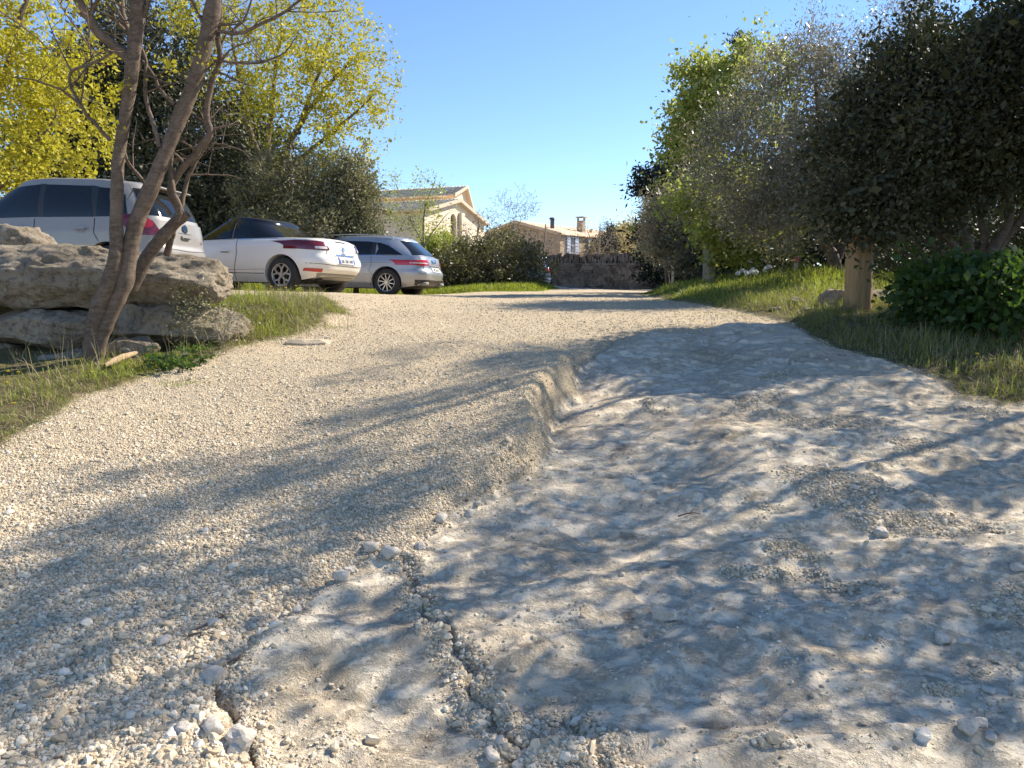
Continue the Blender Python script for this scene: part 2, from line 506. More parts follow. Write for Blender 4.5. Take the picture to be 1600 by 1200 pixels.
M = dict(
    terrain=terrain_mat(),
    boulder=stone_mat('boulder_limestone', (.25, .205, .145), (.42, .36, .27), (.075, .06, .044), 3.0, .04),
    boulder_pale=stone_mat('pale_flat_stone', (.46, .38, .27), (.56, .47, .34), (.22, .17, .11), 8, .01, .2),
    loose=stone_mat('loose_limestone', (.50, .45, .37), (.64, .58, .49), (.33, .29, .23), 20, .003, .2),
    bark=bark_mat('bark_grey_brown', (.085, .062, .045), (.19, .145, .11)),
    bark_dark=bark_mat('bark_dark', (.075, .06, .05), (.16, .13, .105)),
    bark_pale=bark_mat('bark_pale', (.20, .165, .13), (.33, .28, .23)),
    yellow=leaf_mat('leaf_yellow_flower', (.29, .26, .022), (.56, .52, .048), .42, .55, (.60, .55, .04)),
    lime=leaf_mat('leaf_lime', (.17, .20, .045), (.38, .41, .10), .45, .45, (.50, .55, .10)),
    oak=leaf_mat('leaf_holm_oak', (.032, .036, .018), (.080, .084, .042), .10, .55, (.10, .13, .03), .28),
    evergreen=leaf_mat('leaf_evergreen', (.040, .046, .028), (.11, .115, .065), .12, .5, (.10, .11, .04)),
    olive=leaf_mat('leaf_olive', (.13, .12, .08), (.32, .30, .23), .3, .36, (.36, .33, .19), .25),
    greygreen=leaf_mat('leaf_grey_green', (.13, .125, .068), (.28, .265, .15), .25, .5, (.25, .25, .09)),
    hedge=leaf_mat('leaf_hedge', (.09, .078, .038), (.25, .215, .11), .25, .45, (.18, .20, .05)),
    broad=leaf_mat('leaf_broad', (.022, .045, .014), (.055, .10, .026), .3, .42, (.15, .28, .03), .3),
    cypress=leaf_mat('leaf_cypress', (.018, .026, .014), (.04, .05, .024), .05, .6),
    grass=leaf_mat('grass_blade', (.10, .13, .025), (.26, .27, .07), .38, .55, (.42, .50, .06)),
    lush=leaf_mat('grass_lush', (.14, .20, .025), (.33, .38, .055), .4, .5, (.42, .48, .05)),
    dry=leaf_mat('grass_dry', (.26, .21, .12), (.42, .36, .22), .25, .7, (.4, .33, .16)),
    far=leaf_mat('leaf_far_spring', (.30, .24, .12), (.50, .42, .20), .3, .6, (.5, .42, .16)),
    petal=leaf_mat('petal_yellow', (.80, .62, .01), (.85, .72, .02), .3, .5, (.9, .75, .02)),
    white=leaf_mat('petal_white', (.75, .74, .70), (.85, .85, .82), .3, .5, (.8, .8, .78)),
    stem=leaf_mat('stem_green', (.10, .15, .03), (.16, .20, .05), .2, .5),
)

# ------------------------------------------------------------ TERRAIN
def axis(spec):
    out = [spec[0][0]]
    for a, b, s0, s1 in spec:
        x = a
        n = 0
        while x < b - 1e-6:
            f = (x - a) / (b - a)
            x += s0 * (s1 / s0) ** f
            out.append(min(x, b))
    return np.unique(np.round(np.array(out), 5))

xs = axis([(-2500, -60, 500, 8), (-60, -9, 6, .15), (-9, -3.2, .12, .018), (-3.2, 3.6, .0105, .0105), (3.6, 9, .018, .15), (9, 60, .2, 6), (60, 2500, 8, 500)])
ys = axis([(-2500, -60, 500, 10), (-60, -2, 8, .3), (-2, 1.4, .2, .014), (1.4, 4.2, .0095, .0105), (4.2, 8.5, .0105, .022), (8.5, 24, .024, .12), (24, 60, .13, .8), (60, 2500, 1, 500)])
GX, GY = np.meshgrid(xs, ys)
mk = masks(GX, GY)
GZ = ground_h(GX, GY, mk)
PMK = patchmask(GX, GY)
nx, ny = len(xs), len(ys)
idx = np.arange(nx * ny).reshape(ny, nx)
quads = np.stack([idx[:-1, :-1], idx[:-1, 1:], idx[1:, 1:], idx[1:, :-1]], -1).reshape(-1, 4)
V = np.stack([GX, GY, GZ], -1).reshape(-1, 3)
qc = quads[:, 0]
srf, gf, raf = mk[0].ravel(), mk[2].ravel(), mk[3].ravel()
RECESS_DARK = np.zeros(V.shape[0])  # darker colour inside the cracks and pits
for pts, dep, wd in CRACKS[:3]:
    dd, _, _ = polydist(V[:, 0] + .03 * vn(V[:, 0] * 14, V[:, 1] * 14, 0, 3), V[:, 1] + .03 * vn(V[:, 0] * 14, V[:, 1] * 14, 4, 5), pts, False)
    RECESS_DARK = np.maximum(RECESS_DARK, .55 * np.exp(-(dd / (wd * .7)) ** 2))
for x, y, r in PITS:
    q = np.hypot((V[:, 0] - x) * .6, V[:, 1] - y) + 1.6 * r * fbm(V[:, 0] * 16, V[:, 1] * 22, 1, 4, 12)
    RECESS_DARK = np.maximum(RECESS_DARK, .8 * (1 - sstep(-r * .3, r * .9, q)))
cls = np.where(gf[qc] > 0, 0, np.where(raf[qc] > 0, 3, np.where(srf[qc] > 0, 2, 1)))
for k, nm, lab in ((0, 'ground', None), (1, 'gravel_drive', None), (2, 'bedrock', None), (3, 'road', None)):
    q = quads[cls == k]
    u, inv = np.unique(q.ravel(), return_inverse=True)
    me = npmesh(nm, V[u], inv, 4)
    fattr(me, 'rock', srf[u]); fattr(me, 'grass', gf[u]); fattr(me, 'road', raf[u]); fattr(me, 'pebbly', PMK.ravel()[u]); fattr(me, 'recess_dark', RECESS_DARK[u])
    o = link(nm, me, M['terrain'], None, True)
    tag(o, kind='structure')

# ------------------------------------------------------------ loose gravel (stuff, instanced)
def ground_px_fast(px, py):
    gx = np.arange(-160, 1762, 6.0); gy = np.arange(458, 1345, 2.0)
    A, B = np.meshgrid(gx, gy)
    X, Y = ground_px(A, B)
    fx = np.clip((px - gx[0]) / 6, 0, len(gx) - 1.001); fy = np.clip((py - gy[0]) / 2, 0, len(gy) - 1.001)
    i, j = fx.astype(int), fy.astype(int); u, v = fx - i, fy - j
    f = lambda G: (G[j, i] * (1 - u) + G[j, i + 1] * u) * (1 - v) + (G[j + 1, i] * (1 - u) + G[j + 1, i + 1] * u) * v
    return f(X), f(Y)

def gravel():
    n = 900000
    px = RNG.uniform(-140, 1740, n)
    py = 462 + (1330 - 462) * RNG.random(n) ** .85
    X, Y = ground_px_fast(px, py)
    ok = np.isfinite(X); X, Y = X[ok], Y[ok]
    sr, lv, g, ra = masks(X, Y)
    pm = patchmask(X, Y)
    keep_g = (sr < .0) & (g < .03) & (ra < 0) & (Y < 16)
    edge = np.exp(-np.maximum(sr, 0) / .028) * .4
    crk = np.zeros(X.shape)
    for pts, dep, wd in CRACKS[:3]:
        dd, _, _ = polydist(X, Y, pts, False)
        crk = np.maximum(crk, np.exp(-(dd / .045) ** 2) * .5)
    pr = np.maximum(np.maximum(pm * .7, edge), crk) + .004
    keep_r = (sr >= 0) & (g < .02) & (RNG.random(X.shape) < pr * sstep(7.5, 5, Y))
    # thin the clean drive a little where it is packed
    packed = sstep(-.2, .35, fbm(X * 1.2, Y * 1.2, 0, 4, 7))
    keep_g &= RNG.random(X.shape) < (.95 - .45 * packed)
    k = keep_g | keep_r
    X, Y, sr, pm = X[k], Y[k], sr[k], pm[k]
    Z = ground_h(X, Y)
    m = len(X)
    r = np.exp(RNG.normal(math.log(.0029), .45, m))
    r = np.where(RNG.random(m) < .03, r * 1.8, r)
    r = np.where(sr > 0, r * 1.15, r)
    dam = sstep(.35, .0, np.abs(sr)) * sstep(3.8, 2.8, Y)
    left = sstep(3.0, 2.2, Y) * sstep(0.2, -.4, X)
    r = np.where(RNG.random(m) < .07 * left, r * 1.8, r)
    r = np.clip(np.maximum(r, 0.00056 * Y * np.exp(RNG.normal(0, .3, m))), .002, .022)
    V = np.stack([X, Y, Z + r * .18], -1)
    me = bpy.data.meshes.new('gravel')
    me.vertices.add(m); me.vertices.foreach_set('co', V.astype(np.float32).ravel())
    sc = np.stack([r * RNG.uniform(.85, 1.35, m), r * RNG.uniform(.75, 1.1, m), r * RNG.uniform(.5, .85, m)], -1)
    rt = np.stack([RNG.normal(0, .45, m), RNG.normal(0, .45, m), RNG.uniform(0, 6.28, m)], -1)
    for nm, d in (('scl', sc), ('rot', rt)):
        a = me.attributes.new(nm, 'FLOAT_VECTOR', 'POINT')
        a.data.foreach_set('vector', d.astype(np.float32).ravel())
    t = NT('gravel_stone')
    oi = t.new('ShaderNodeObjectInfo')
    c = t.ramp(oi.outputs['Random'], [(0, (.32, .26, .18)), (.12, (.45, .36, .24)), (.5, (.58, .485, .34)), (.85, (.67, .58, .43)), (1, (.75, .69, .57))])
    n1 = t.noise(t.coord(), 260, 3, .6)
    c = t.mix(t.mr(n1, .4, .7, 0, .35), c, (.38, .32, .24))
    mat = t.done(c, .9, None, .15)
    o = link('gravel', me, mat)
    ng = bpy.data.node_groups.new('gravel_scatter', 'GeometryNodeTree')
    ng.interface.new_socket('Geometry', in_out='INPUT', socket_type='NodeSocketGeometry')
    ng.interface.new_socket('Geometry', in_out='OUTPUT', socket_type='NodeSocketGeometry')
    N, L = ng.nodes, ng.links
    gi, go = N.new('NodeGroupInput'), N.new('NodeGroupOutput')
    join = N.new('GeometryNodeJoinGeometry')
    for v in range(4):
        ico = N.new('GeometryNodeMeshIcoSphere'); ico.inputs['Radius'].default_value = 1; ico.inputs['Subdivisions'].default_value = (2 if v < 3 else 1)
        pos = N.new('GeometryNodeInputPosition')
        nz = N.new('ShaderNodeTexNoise'); nz.inputs['Scale'].default_value = .8
        add = N.new('ShaderNodeVectorMath'); add.operation = 'ADD'; add.inputs[1].default_value = (v * 9.3, v * 3.1, 4)
        sub = N.new('ShaderNodeVectorMath'); sub.operation = 'SUBTRACT'; sub.inputs[1].default_value = (.5, .5, .5)
        scl = N.new('ShaderNodeVectorMath'); scl.operation = 'SCALE'; scl.inputs['Scale'].default_value = 1.9
        sp = N.new('GeometryNodeSetPosition')
        L.new(pos.outputs[0], add.inputs[0]); L.new(add.outputs[0], nz.inputs['Vector']); L.new(nz.outputs['Color'], sub.inputs[0])
        L.new(sub.outputs[0], scl.inputs[0]); L.new(ico.outputs[0], sp.inputs['Geometry']); L.new(scl.outputs[0], sp.inputs['Offset'])
        sm = N.new('GeometryNodeSetMaterial'); sm.inputs['Material'].default_value = mat
        ss = N.new('GeometryNodeSetShadeSmooth'); ss.inputs['Shade Smooth'].default_value = False
        g2 = N.new('GeometryNodeGeometryToInstance')
        L.new(sp.outputs[0], sm.inputs[0]); L.new(sm.outputs[0], ss.inputs[0]); L.new(ss.outputs[0], g2.inputs[0]); L.new(g2.outputs[0], join.inputs[0])
    iop = N.new('GeometryNodeInstanceOnPoints')
    iop.inputs['Pick Instance'].default_value = True
    for nm, sock in (('scl', 'Scale'), ('rot', 'Rotation')):
        na = N.new('GeometryNodeInputNamedAttribute'); na.data_type = 'FLOAT_VECTOR'; na.inputs['Name'].default_value = nm
        L.new(na.outputs[0], iop.inputs[sock])
    L.new(gi.outputs[0], iop.inputs['Points']); L.new(join.outputs[0], iop.inputs['Instance']); L.new(iop.outputs[0], go.inputs[0])
    md = o.modifiers.new('scatter', 'NODES'); md.node_group = ng
    tag(o, 'loose cream limestone gravel covering the sloping drive and lying in patches on the bedrock', 'gravel', kind='stuff')
    print('pebbles', m)
gravel()

# ------------------------------------------------------------ rocks
def rock_mesh(name, size, seed, sub=5, box=.55, amp=.10, freq=2.2, fine=.03, strata=0.0):
    bm = bmesh.new()
    bmesh.ops.create_icosphere(bm, subdivisions=sub, radius=1)
    P = np.array([v.co[:] for v in bm.verts])
    q = np.sum(np.abs(P) ** (2 / (1 - box + 1e-6) if box < .95 else 8), 1) if False else None
    n = 2 + 6 * box
    k = (np.abs(P) ** n).sum(1) ** (1 / n)
    P = P / k[:, None]
    sx, sy, sz = size
    rr = np.random.default_rng(seed * 7 + 1)
    for _ in range(22):
        nn = rr.normal(0, 1, 3); nn /= np.linalg.norm(nn)
        dd = rr.uniform(.74, .98) * (np.abs(nn).sum() ** .35)
        ov = np.maximum(P @ nn - dd, 0)
        P = P - ov[:, None] * nn
    Q = P * np.array([sx, sy, sz]) / 2
    f = freq / max(size)
    d = fbm(Q[:, 0] * f + seed * 3.7, Q[:, 1] * f, Q[:, 2] * f * 1.5, 3, seed) * amp * min(size) * 1.6
    d2 = fbm(Q[:, 0] * 14 + seed, Q[:, 1] * 14, Q[:, 2] * 18, 4, seed + 5) * fine
    rid = -np.abs(fbm(Q[:, 0] * 5 + seed, Q[:, 1] * 5, Q[:, 2] * 9, 3, seed + 9)) * fine * 1.3
    nr = P / np.linalg.norm(P, axis=1)[:, None]
    Q = Q + nr * (d + d2 + rid)[:, None]
    if strata:
        Q[:, 0] += strata * fbm(Q[:, 2] * 22, 0 * Q[:, 0], 1, 2, seed)
    for v, c in zip(bm.verts, Q): v.co = c
    me = bpy.data.meshes.new(name); bm.to_mesh(me); bm.free()
    return me

def boulder(pxa, pxb, pya, pyb, Y, dep, seed, label, rz=0.0, box=.6, amp=.1, fine=.03, sub=5, tilt=0.0, name='boulder', cat='boulder', grp='boulders of the dry retaining wall', mat='boulder'):
    a = at((pxa + pxb) / 2, (pya + pyb) / 2, Y)
    wx = (pxb - pxa) / FPX * Y; hz = (pyb - pya) / FPX * Y
    me = rock_mesh(name, (wx, dep, hz), seed, sub, min(.8, box + .1), amp * .8, 3.4, fine * .95)
    o = link(name, me, M[mat], None, True)
    o.location = (a.x, Y + dep * .35, a.z); o.rotation_euler = (0, tilt, rz)
    tag(o, label, cat, grp)
    return o

boulder(-190, 330, 388, 476, 6.3, .75, 3, 'long weathered slab boulder spanning the top course of the retaining wall behind the trunks', R(3), .62, .13, .045, 6, R(1.2))
boulder(-60, 60, 352, 428, 6.75, .55, 8, 'pale pointed boulder standing alone on top of the long slab at the left edge', R(20), .25, .16, .03)
boulder(-40, 158, 484, 545, 6.2, .6, 12, 'long flat slab under the left half of the top slab, left of the trunks', R(-3), .62, .1, .025, 5, R(2))
boulder(160, 396, 480, 545, 6.4, .62, 15, 'broad rounded slab in the middle course right of the trunks with grass at its end', R(8), .55, .12, .03, 6, R(4))
boulder(42, 150, 548, 600, 5.95, .45, 21, 'grey squared block at the foot of the wall just left of the trunk base', R(-2), .6, .09, .02)
boulder(-70, 48, 540, 602, 6.2, .5, 24, 'dark rough block at the foot of the wall at the left edge', R(5), .45, .12, .02)
boulder(160, 232, 530, 566, 6.0, .4, 27, 'small low block under the middle slab just right of the trunk base', R(3), .6, .08, .015)
boulder(60, 165, 520, 546, 6.3, .4, 29, 'thin wedge stone packed between the middle slab and the foot block', R(1), .5, .1, .015)
boulder(225, 330, 525, 575, 6.65, .4, 31, 'stone half hidden in the dark gap beneath the broad rounded slab', R(6), .4, .1, .02)
boulder(-330, -120, 400, 600, 6.4, .9, 35, 'bulky boulder ending the wall out at the far left', R(5), .5, .12, .03)
# flat stone in the verge and blocks behind the post
x, y = gp(487, 536)
o = link('flat_stone', rock_mesh('flat_stone', (.44, .30, .09), 41, 4, .3, .16, 2.2, .014), M['boulder_pale'], None, True)
o.location = (x, y, gz(x, y) - .012); tag(o, 'flat cream stone lying at the gravel edge beside the grassy mound', 'stone')
boulder(1284, 1345, 453, 493, 8.35, .35, 44, 'brown stone block standing just left behind the wooden post', R(8), .65, .07, .015, 5, 0, 'stone_block', 'stone block', 'stone blocks behind the wooden post')
boulder(1350, 1412, 452, 492, 8.5, .35, 47, 'brown stone block standing just right behind the wooden post', R(-6), .65, .07, .015, 5, 0, 'stone_block', 'stone block', 'stone blocks behind the wooden post')
for i, (a, b, sx, lab) in enumerate([(1212, 486, .16, 'low rubble lump at the end of the bank, nearest the gravel'), (1243, 479, .24, 'earthy rubble lump on the bank between the gravel and the stone block'), (1266, 489, .15, 'small rubble lump just left of the stone block'), (1082, 456, .3, 'grey rock showing in the shaded bank in front of the far trees')]):
    x, y = gp(a, b)
    o = link('bank_rock', rock_mesh('bank_rock', (sx, sx * .7, sx * .4), 50 + i, 4, .2, .2, 2.6, .02), M['boulder'], None, True)
    o.location = (x, y, gz(x, y) + .02); o.rotation_euler = (0, 0, i); tag(o, lab, 'rock')

# loose stones lying on the bedrock: individuals
STN = [(1042, 962, .046, 'largest loose stone, alone on the bare rock right of the centre crack'), (1376, 829, .034, 'rounded loose stone on the pebble patch, upper right'),
       (1512, 1163, .030, 'loose stone in the bottom right corner, leftmost of three together'), (1530, 1150, .026, 'loose stone in the bottom right corner, topmost of three together'), (1546, 1172, .018, 'loose stone in the bottom right corner, rightmost of three together'),
       (1178, 921, .022, 'small loose stone on bare rock up and right of the largest stone'), (1078, 960, .014, 'tiny loose stone just right of the largest stone'), (1403, 911, .020, 'loose stone below the dense pebble patch'),
       (1462, 895, .020, 'loose stone at the right end of the dense pebble patch'), (1472, 993, .030, 'flat loose stone above the small pebble cluster at right'), (1505, 1003, .020, 'angular loose stone right of the flat one'),
       (533, 915, .036, 'pale loose stone on the tip of the centre slab beside the gravel'), (546, 900, .026, 'pale loose stone just above the larger pale one at the gravel edge'), (465, 962, .020, 'small pale stone at the left edge of the centre slab'),
       (446, 965, .018, 'pebble sized stone just left of the small pale stone'), (408, 997, .022, 'flattened grey stone on the upper left edge of the centre slab'), (332, 1066, .036, 'brown stone in the gravel beside the corner of the centre slab'),
       (770, 1183, .024, 'stone at the bottom edge right of the crack'), (810, 1192, .018, 'second stone at the bottom edge right of the crack'), (780, 1162, .016, 'dark stone above the two at the bottom edge'),
       (334, 1155, .034, 'rounded stone among rubble at the bottom left of the slab edge'), (375, 1170, .045, 'rough stone wedged against the left edge of the centre slab'), (288, 1158, .024, 'stone in the rubble left of the slab at the bottom'),
       (258, 1013, .026, 'pale stone sitting in the lower left gravel below the twigs'), (335, 983, .024, 'stone in the gravel just right of the twigs'), (733, 795, .030, 'stone at the foot of the gravel bank above the crack'),
       (690, 812, .028, 'stone at the foot of the gravel bank, left of the neighbouring one'), (745, 783, .022, 'small stone tucked under the gravel bank'), (580, 862, .034, 'stone of the rubble between gravel and centre slab, upper one'),
       (610, 880, .040, 'flat stone at the head of the centre crack'), (657, 858, .026, 'stone at the head of the crack on the right side'), (1090, 690, .016, 'small dark stone on bare rock in the middle distance'),
       (1135, 683, .018, 'second small dark stone on bare rock in the middle distance'), (1335, 770, .024, 'stone on the upper right pebble patch'), (1290, 735, .018, 'small stone left of the upper right pebble patch'),
       (1110, 988, .012, 'chip of stone right below the largest stone'), (890, 1120, .012, 'chip beside the dark hollow at the bottom'), (1230, 1140, .014, 'tiny stone on bare rock at the bottom centre right'),
       (1590, 885, .028, 'stone in the pebble patch at the right edge'), (1545, 1085, .018, 'small stone near the right edge below the pebble cluster')]
for i, (a, b, r, lab) in enumerate(STN):
    x, y = gp(a, b)
    me = rock_mesh('loose_stone', (r * 2.1, r * 1.5, r * 1.15), 100 + i, 3, .25 + .3 * random.random(), .16, 2.4, r * .06)
    o = link('loose_stone', me, M['loose'], None, i % 3 > 0)
    o.location = (x, y, gz(x, y) + r * .32); o.rotation_euler = (random.uniform(-.2, .2), random.uniform(-.2, .2), random.uniform(0, 3))
    tag(o, lab, 'stone', 'loose stones on the ground')

# ------------------------------------------------------------ tubes, leaves, trees
class Tubes:
    def __init__(s): s.v = []; s.f = []; s.n = 0
    def add(s, pts, rad, sides=6, rough=0.0, cap=True):
        pts = np.array([tuple(p) for p in pts], float); rad = np.array(rad, float)
        n = len(pts)
        if n < 2: return
        T = np.gradient(pts, axis=0); T /= np.linalg.norm(T, axis=1)[:, None] + 1e-9
        up = np.array([0, 0, 1.]) if abs(T[0][2]) < .9 else np.array([1., 0, 0])
        N = np.cross(T[0], up); N /= np.linalg.norm(N)
        ang = np.linspace(0, 2 * np.pi, sides, endpoint=False)
        ring = []
        for i in range(n):
            N = N - T[i] * N.dot(T[i]); N /= np.linalg.norm(N) + 1e-9
            B = np.cross(T[i], N)
            rr = rad[i] * (1 + (rough * vn(np.cos(ang) * 1.3 + pts[i][0] * 3, np.sin(ang) * 1.3, pts[i][2] * 5, 7) if rough else 0))
            ring.append(pts[i] + (np.cos(ang) * rr)[:, None] * N + (np.sin(ang) * rr)[:, None] * B)
        v = np.concatenate(ring)
        a = np.arange(sides); b = (a + 1) % sides
        for i in range(n - 1):
            o = s.n + i * sides
            s.f.append(np.stack([o + a, o + b, o + sides + b, o + sides + a], -1))
        s.v.append(v)
        if cap and sides > 4:
            c = s.n + len(v)
            s.v.append(pts[-1:] )
            o = s.n + (n - 1) * sides
            s.f.append(np.stack([o + a, o + b, np.full(sides, c), np.full(sides, c)], -1))
            s.n += 1
        s.n += len(v)
    def build(s, name, mat, parent=None):
        v = np.concatenate(s.v); f = np.concatenate(s.f)
        me = npmesh(name, v, f, 4)
        me.validate()
        return link(name, me, mat, parent, True)

def spline(pts, n):
    pts = np.array([tuple(p) for p in pts], float)
    if len(pts) == 2:
        return pts[0] + (pts[1] - pts[0]) * np.linspace(0, 1, n)[:, None]
    P = np.vstack([2 * pts[0] - pts[1], pts, 2 * pts[-1] - pts[-2]])
    out = []
    m = len(pts) - 1
    for t in np.linspace(0, m - 1e-6, n):
        i = int(t); u = t - i
        p0, p1, p2, p3 = P[i:i + 4]
        out.append(.5 * ((2 * p1) + (-p0 + p2) * u + (2 * p0 - 5 * p1 + 4 * p2 - p3) * u * u + (-p0 + 3 * p1 - 3 * p2 + p3) * u ** 3))
    return np.array(out)

def leaves_mesh(name, C, size, aspect=.5, droop=0.0, mat=None, parent=None, up=.3, tint=None, dirs=None, sizevar=.3):
    """C (n,3) leaf base positions: each leaf one folded rhombus of two quads->4 tris as one quad"""
    n = len(C)
    L = size * np.exp(RNG.normal(0, sizevar, n))
    D = RNG.normal(0, 1, (n, 3))
    if dirs is not None: D = D * .75 + dirs
    D[:, 2] -= droop
    D /= np.linalg.norm(D, axis=1)[:, None]
    A = RNG.normal(0, 1, (n, 3)); A[:, 2] *= (1 - up)
    W = np.cross(D, A); W /= np.linalg.norm(W, axis=1)[:, None] + 1e-9
    Nn = np.cross(D, W)
    w = (L * aspect / 2)[:, None]; Lc = L[:, None]
    v0 = C; v1 = C + D * Lc * .5 + W * w + Nn * w * .35; v2 = C + D * Lc; v3 = C + D * Lc * .5 - W * w + Nn * w * .35
    v = np.stack([v0, v1, v2, v3], 1).reshape(-1, 3)
    f = np.arange(4 * n)
    me = npmesh(name, v, f, 4)
    if tint is None: tint = RNG.random(n)
    fattr(me, 'tint', np.repeat(np.clip(tint, 0, 1), 4))
    return link(name, me, mat, parent, False)

def blob(px, py, Y, rpx, rpy, dep=None, w=1.0):
    c = at(px, py, Y)
    rx = rpx / FPX * Y; rz = rpy / FPX * Y
    return (c.x, c.y, c.z, rx, dep if dep else (rx + rz) / 2, rz, w)

def sample_blobs(blobs, n, shell=.6):
    vol = np.array([b[3] * b[4] * b[5] * b[6] for b in blobs]); vol = vol ** .8; vol /= vol.sum()
    k = RNG.choice(len(blobs), n, p=vol)
    B = np.array([b[:6] for b in blobs])[k]
    d = RNG.normal(0, 1, (n, 3)); d /= np.linalg.norm(d, axis=1)[:, None]
    r = RNG.random(n) ** (1 / (3 + 5 * shell))
    r = r * (1 + .12 * RNG.normal(0, 1, n))
    return B[:, :3] + d * r[:, None] * B[:, 3:], d

def tree(name, label, cat, base, blobs, trunks, leafmat, barkmat, nclus=250, per=60, cr=.22, lsize=.06, aspect=.5, droop=.1,
         shell=.5, group=None, zmin=None, twig=.008, seed=1, tw_ratio=1.0, leafname='crown', trunkname='trunk', sizevar=.3, spread=1.0, aniso=1.0, updir=0.0, trunk_r=.1, bare=False, rag=1.0, extra=None):
    """base (x,y,z); trunks: list of (points, r0, r1) world; clusters connected to the nearest limb"""
    root = empty(name, base)
    tag(root, label, cat, group)
    bx_, by_, bz_ = base
    cl, cd = sample_blobs(blobs, int(nclus * 1.75), shell)
    rs = max(.45, np.mean([b[3] for b in blobs]) * .42)
    nv = fbm(cl[:, 0] / rs + seed * 1.7, cl[:, 1] / rs, cl[:, 2] / rs, 2, seed) + RNG.normal(0, .10, len(cl))
    k = np.argsort(-nv)[:nclus]; cl, cd, nv = cl[k], cd[k], nv[k]
    cl = cl + cd * (np.abs(RNG.normal(0, 1, len(cl))) * .10 * rag * np.mean([b[3] for b in blobs]))[:, None]
    if extra is not None:
        cl = np.vstack([cl, extra]); cd = np.vstack([cd, np.tile([[0, 0, .3]], (len(extra), 1))])
    if zmin is not None:
        k = cl[:, 2] > zmin; cl, cd = cl[k], cd[k]
    T = Tubes()
    nodes = []; nrad = []
    for pts, r0, r1 in trunks:
        n = max(6, len(pts) * 5)
        sp = spline(pts, n)
        sp = sp + np.stack([fbm(sp[:, 2] * 2.3 + seed, sp[:, 0], 0, 2, seed), fbm(sp[:, 2] * 2.3, sp[:, 1] + 5, 0, 2, seed + 3), sp[:, 0] * 0], -1) * r0 * .8 * np.linspace(0, 1, n)[:, None]
        rr = np.linspace(r0, r1, n)
        rr[0] *= 1.3; rr[1] *= 1.1
        T.add(sp, rr, 10, .12)
        nodes += list(sp[2:]); nrad += list(rr[2:])
    ctr = np.mean(np.array(nodes), 0)
    order = np.argsort(np.linalg.norm(cl - ctr, axis=1))
    nodes = np.array(nodes); nrad = np.array(nrad)
    buf = np.zeros((len(nodes) + len(cl) * 3, 3)); buf[:len(nodes)] = nodes
    rb = np.zeros(len(buf)); rb[:len(nodes)] = nrad
    cnt = len(nodes)
    for i in order:
        if RNG.random() > tw_ratio: continue
        c = cl[i]
        dv = buf[:cnt] - c
        dist = np.linalg.norm(dv, axis=1) + np.maximum(dv[:, 2], 0) * 1.2 - rb[:cnt] * 2
        j = int(np.argmin(dist)); s0 = buf[j]
        L = np.linalg.norm(c - s0)
        if L < .05 or L > 1.9: continue
        mid = (s0 + c) / 2 + RNG.normal(0, .09, 3) * L; mid[2] -= .04 * L
        q = spline([s0, mid, c], 5)
        r0 = min(rb[j] * .7, twig * (1 + 2.2 * L)); 
        T.add(q, np.linspace(r0, twig * .35, 5), 4 if L < 1 else 5, cap=False)
        for kk in (2, 3, 4):
            buf[cnt] = q[kk]; rb[cnt] = r0 * (1 - kk * .2) + twig * .2; cnt += 1
    tr = T.build(trunkname, M[barkmat], None)
    # move to local
    tr.data.transform(Matrix.Translation((-bx_, -by_, -bz_))); tr.parent = root
    if not bare:
        n = len(cl)
        cn = RNG.poisson(per, n)
        ki = np.repeat(np.arange(n), cn)
        off = RNG.normal(0, 1, (len(ki), 3)) * cr * .5 * np.exp(RNG.normal(0, .3, n))[ki][:, None]
        off[:, 2] *= aniso
        Cc = cl[ki] + off * spread
        ct = RNG.random(n)[ki]
        tint = np.clip(.55 * ct + .45 * RNG.random(len(ki)), 0, 1)
        dirs = cd[ki] * .5; dirs[:, 2] += updir
        Cc = Cc - np.array(base)
        leaves_mesh(leafname, Cc, lsize, aspect, droop, M[leafmat], root, tint=tint, dirs=dirs, sizevar=sizevar)
    return root

def gpt(px, py, Y):           # world point from pixel+depth
    return at(px, py, Y)

def limb(base, pix, Y0, Y1):
    """polyline through pixels with depth from Y0 to Y1, starting at base"""
    n = len(pix)
    return [base] + [tuple(at(p[0], p[1], Y0 + (Y1 - Y0) * (i + 1) / n)) for i, p in enumerate(pix)]

def gbase(x, y, dz=-.05):
    return (x, y, gz(x, y) + dz)

def xb(px, Y):
    return (px - 800) / FPX * Y

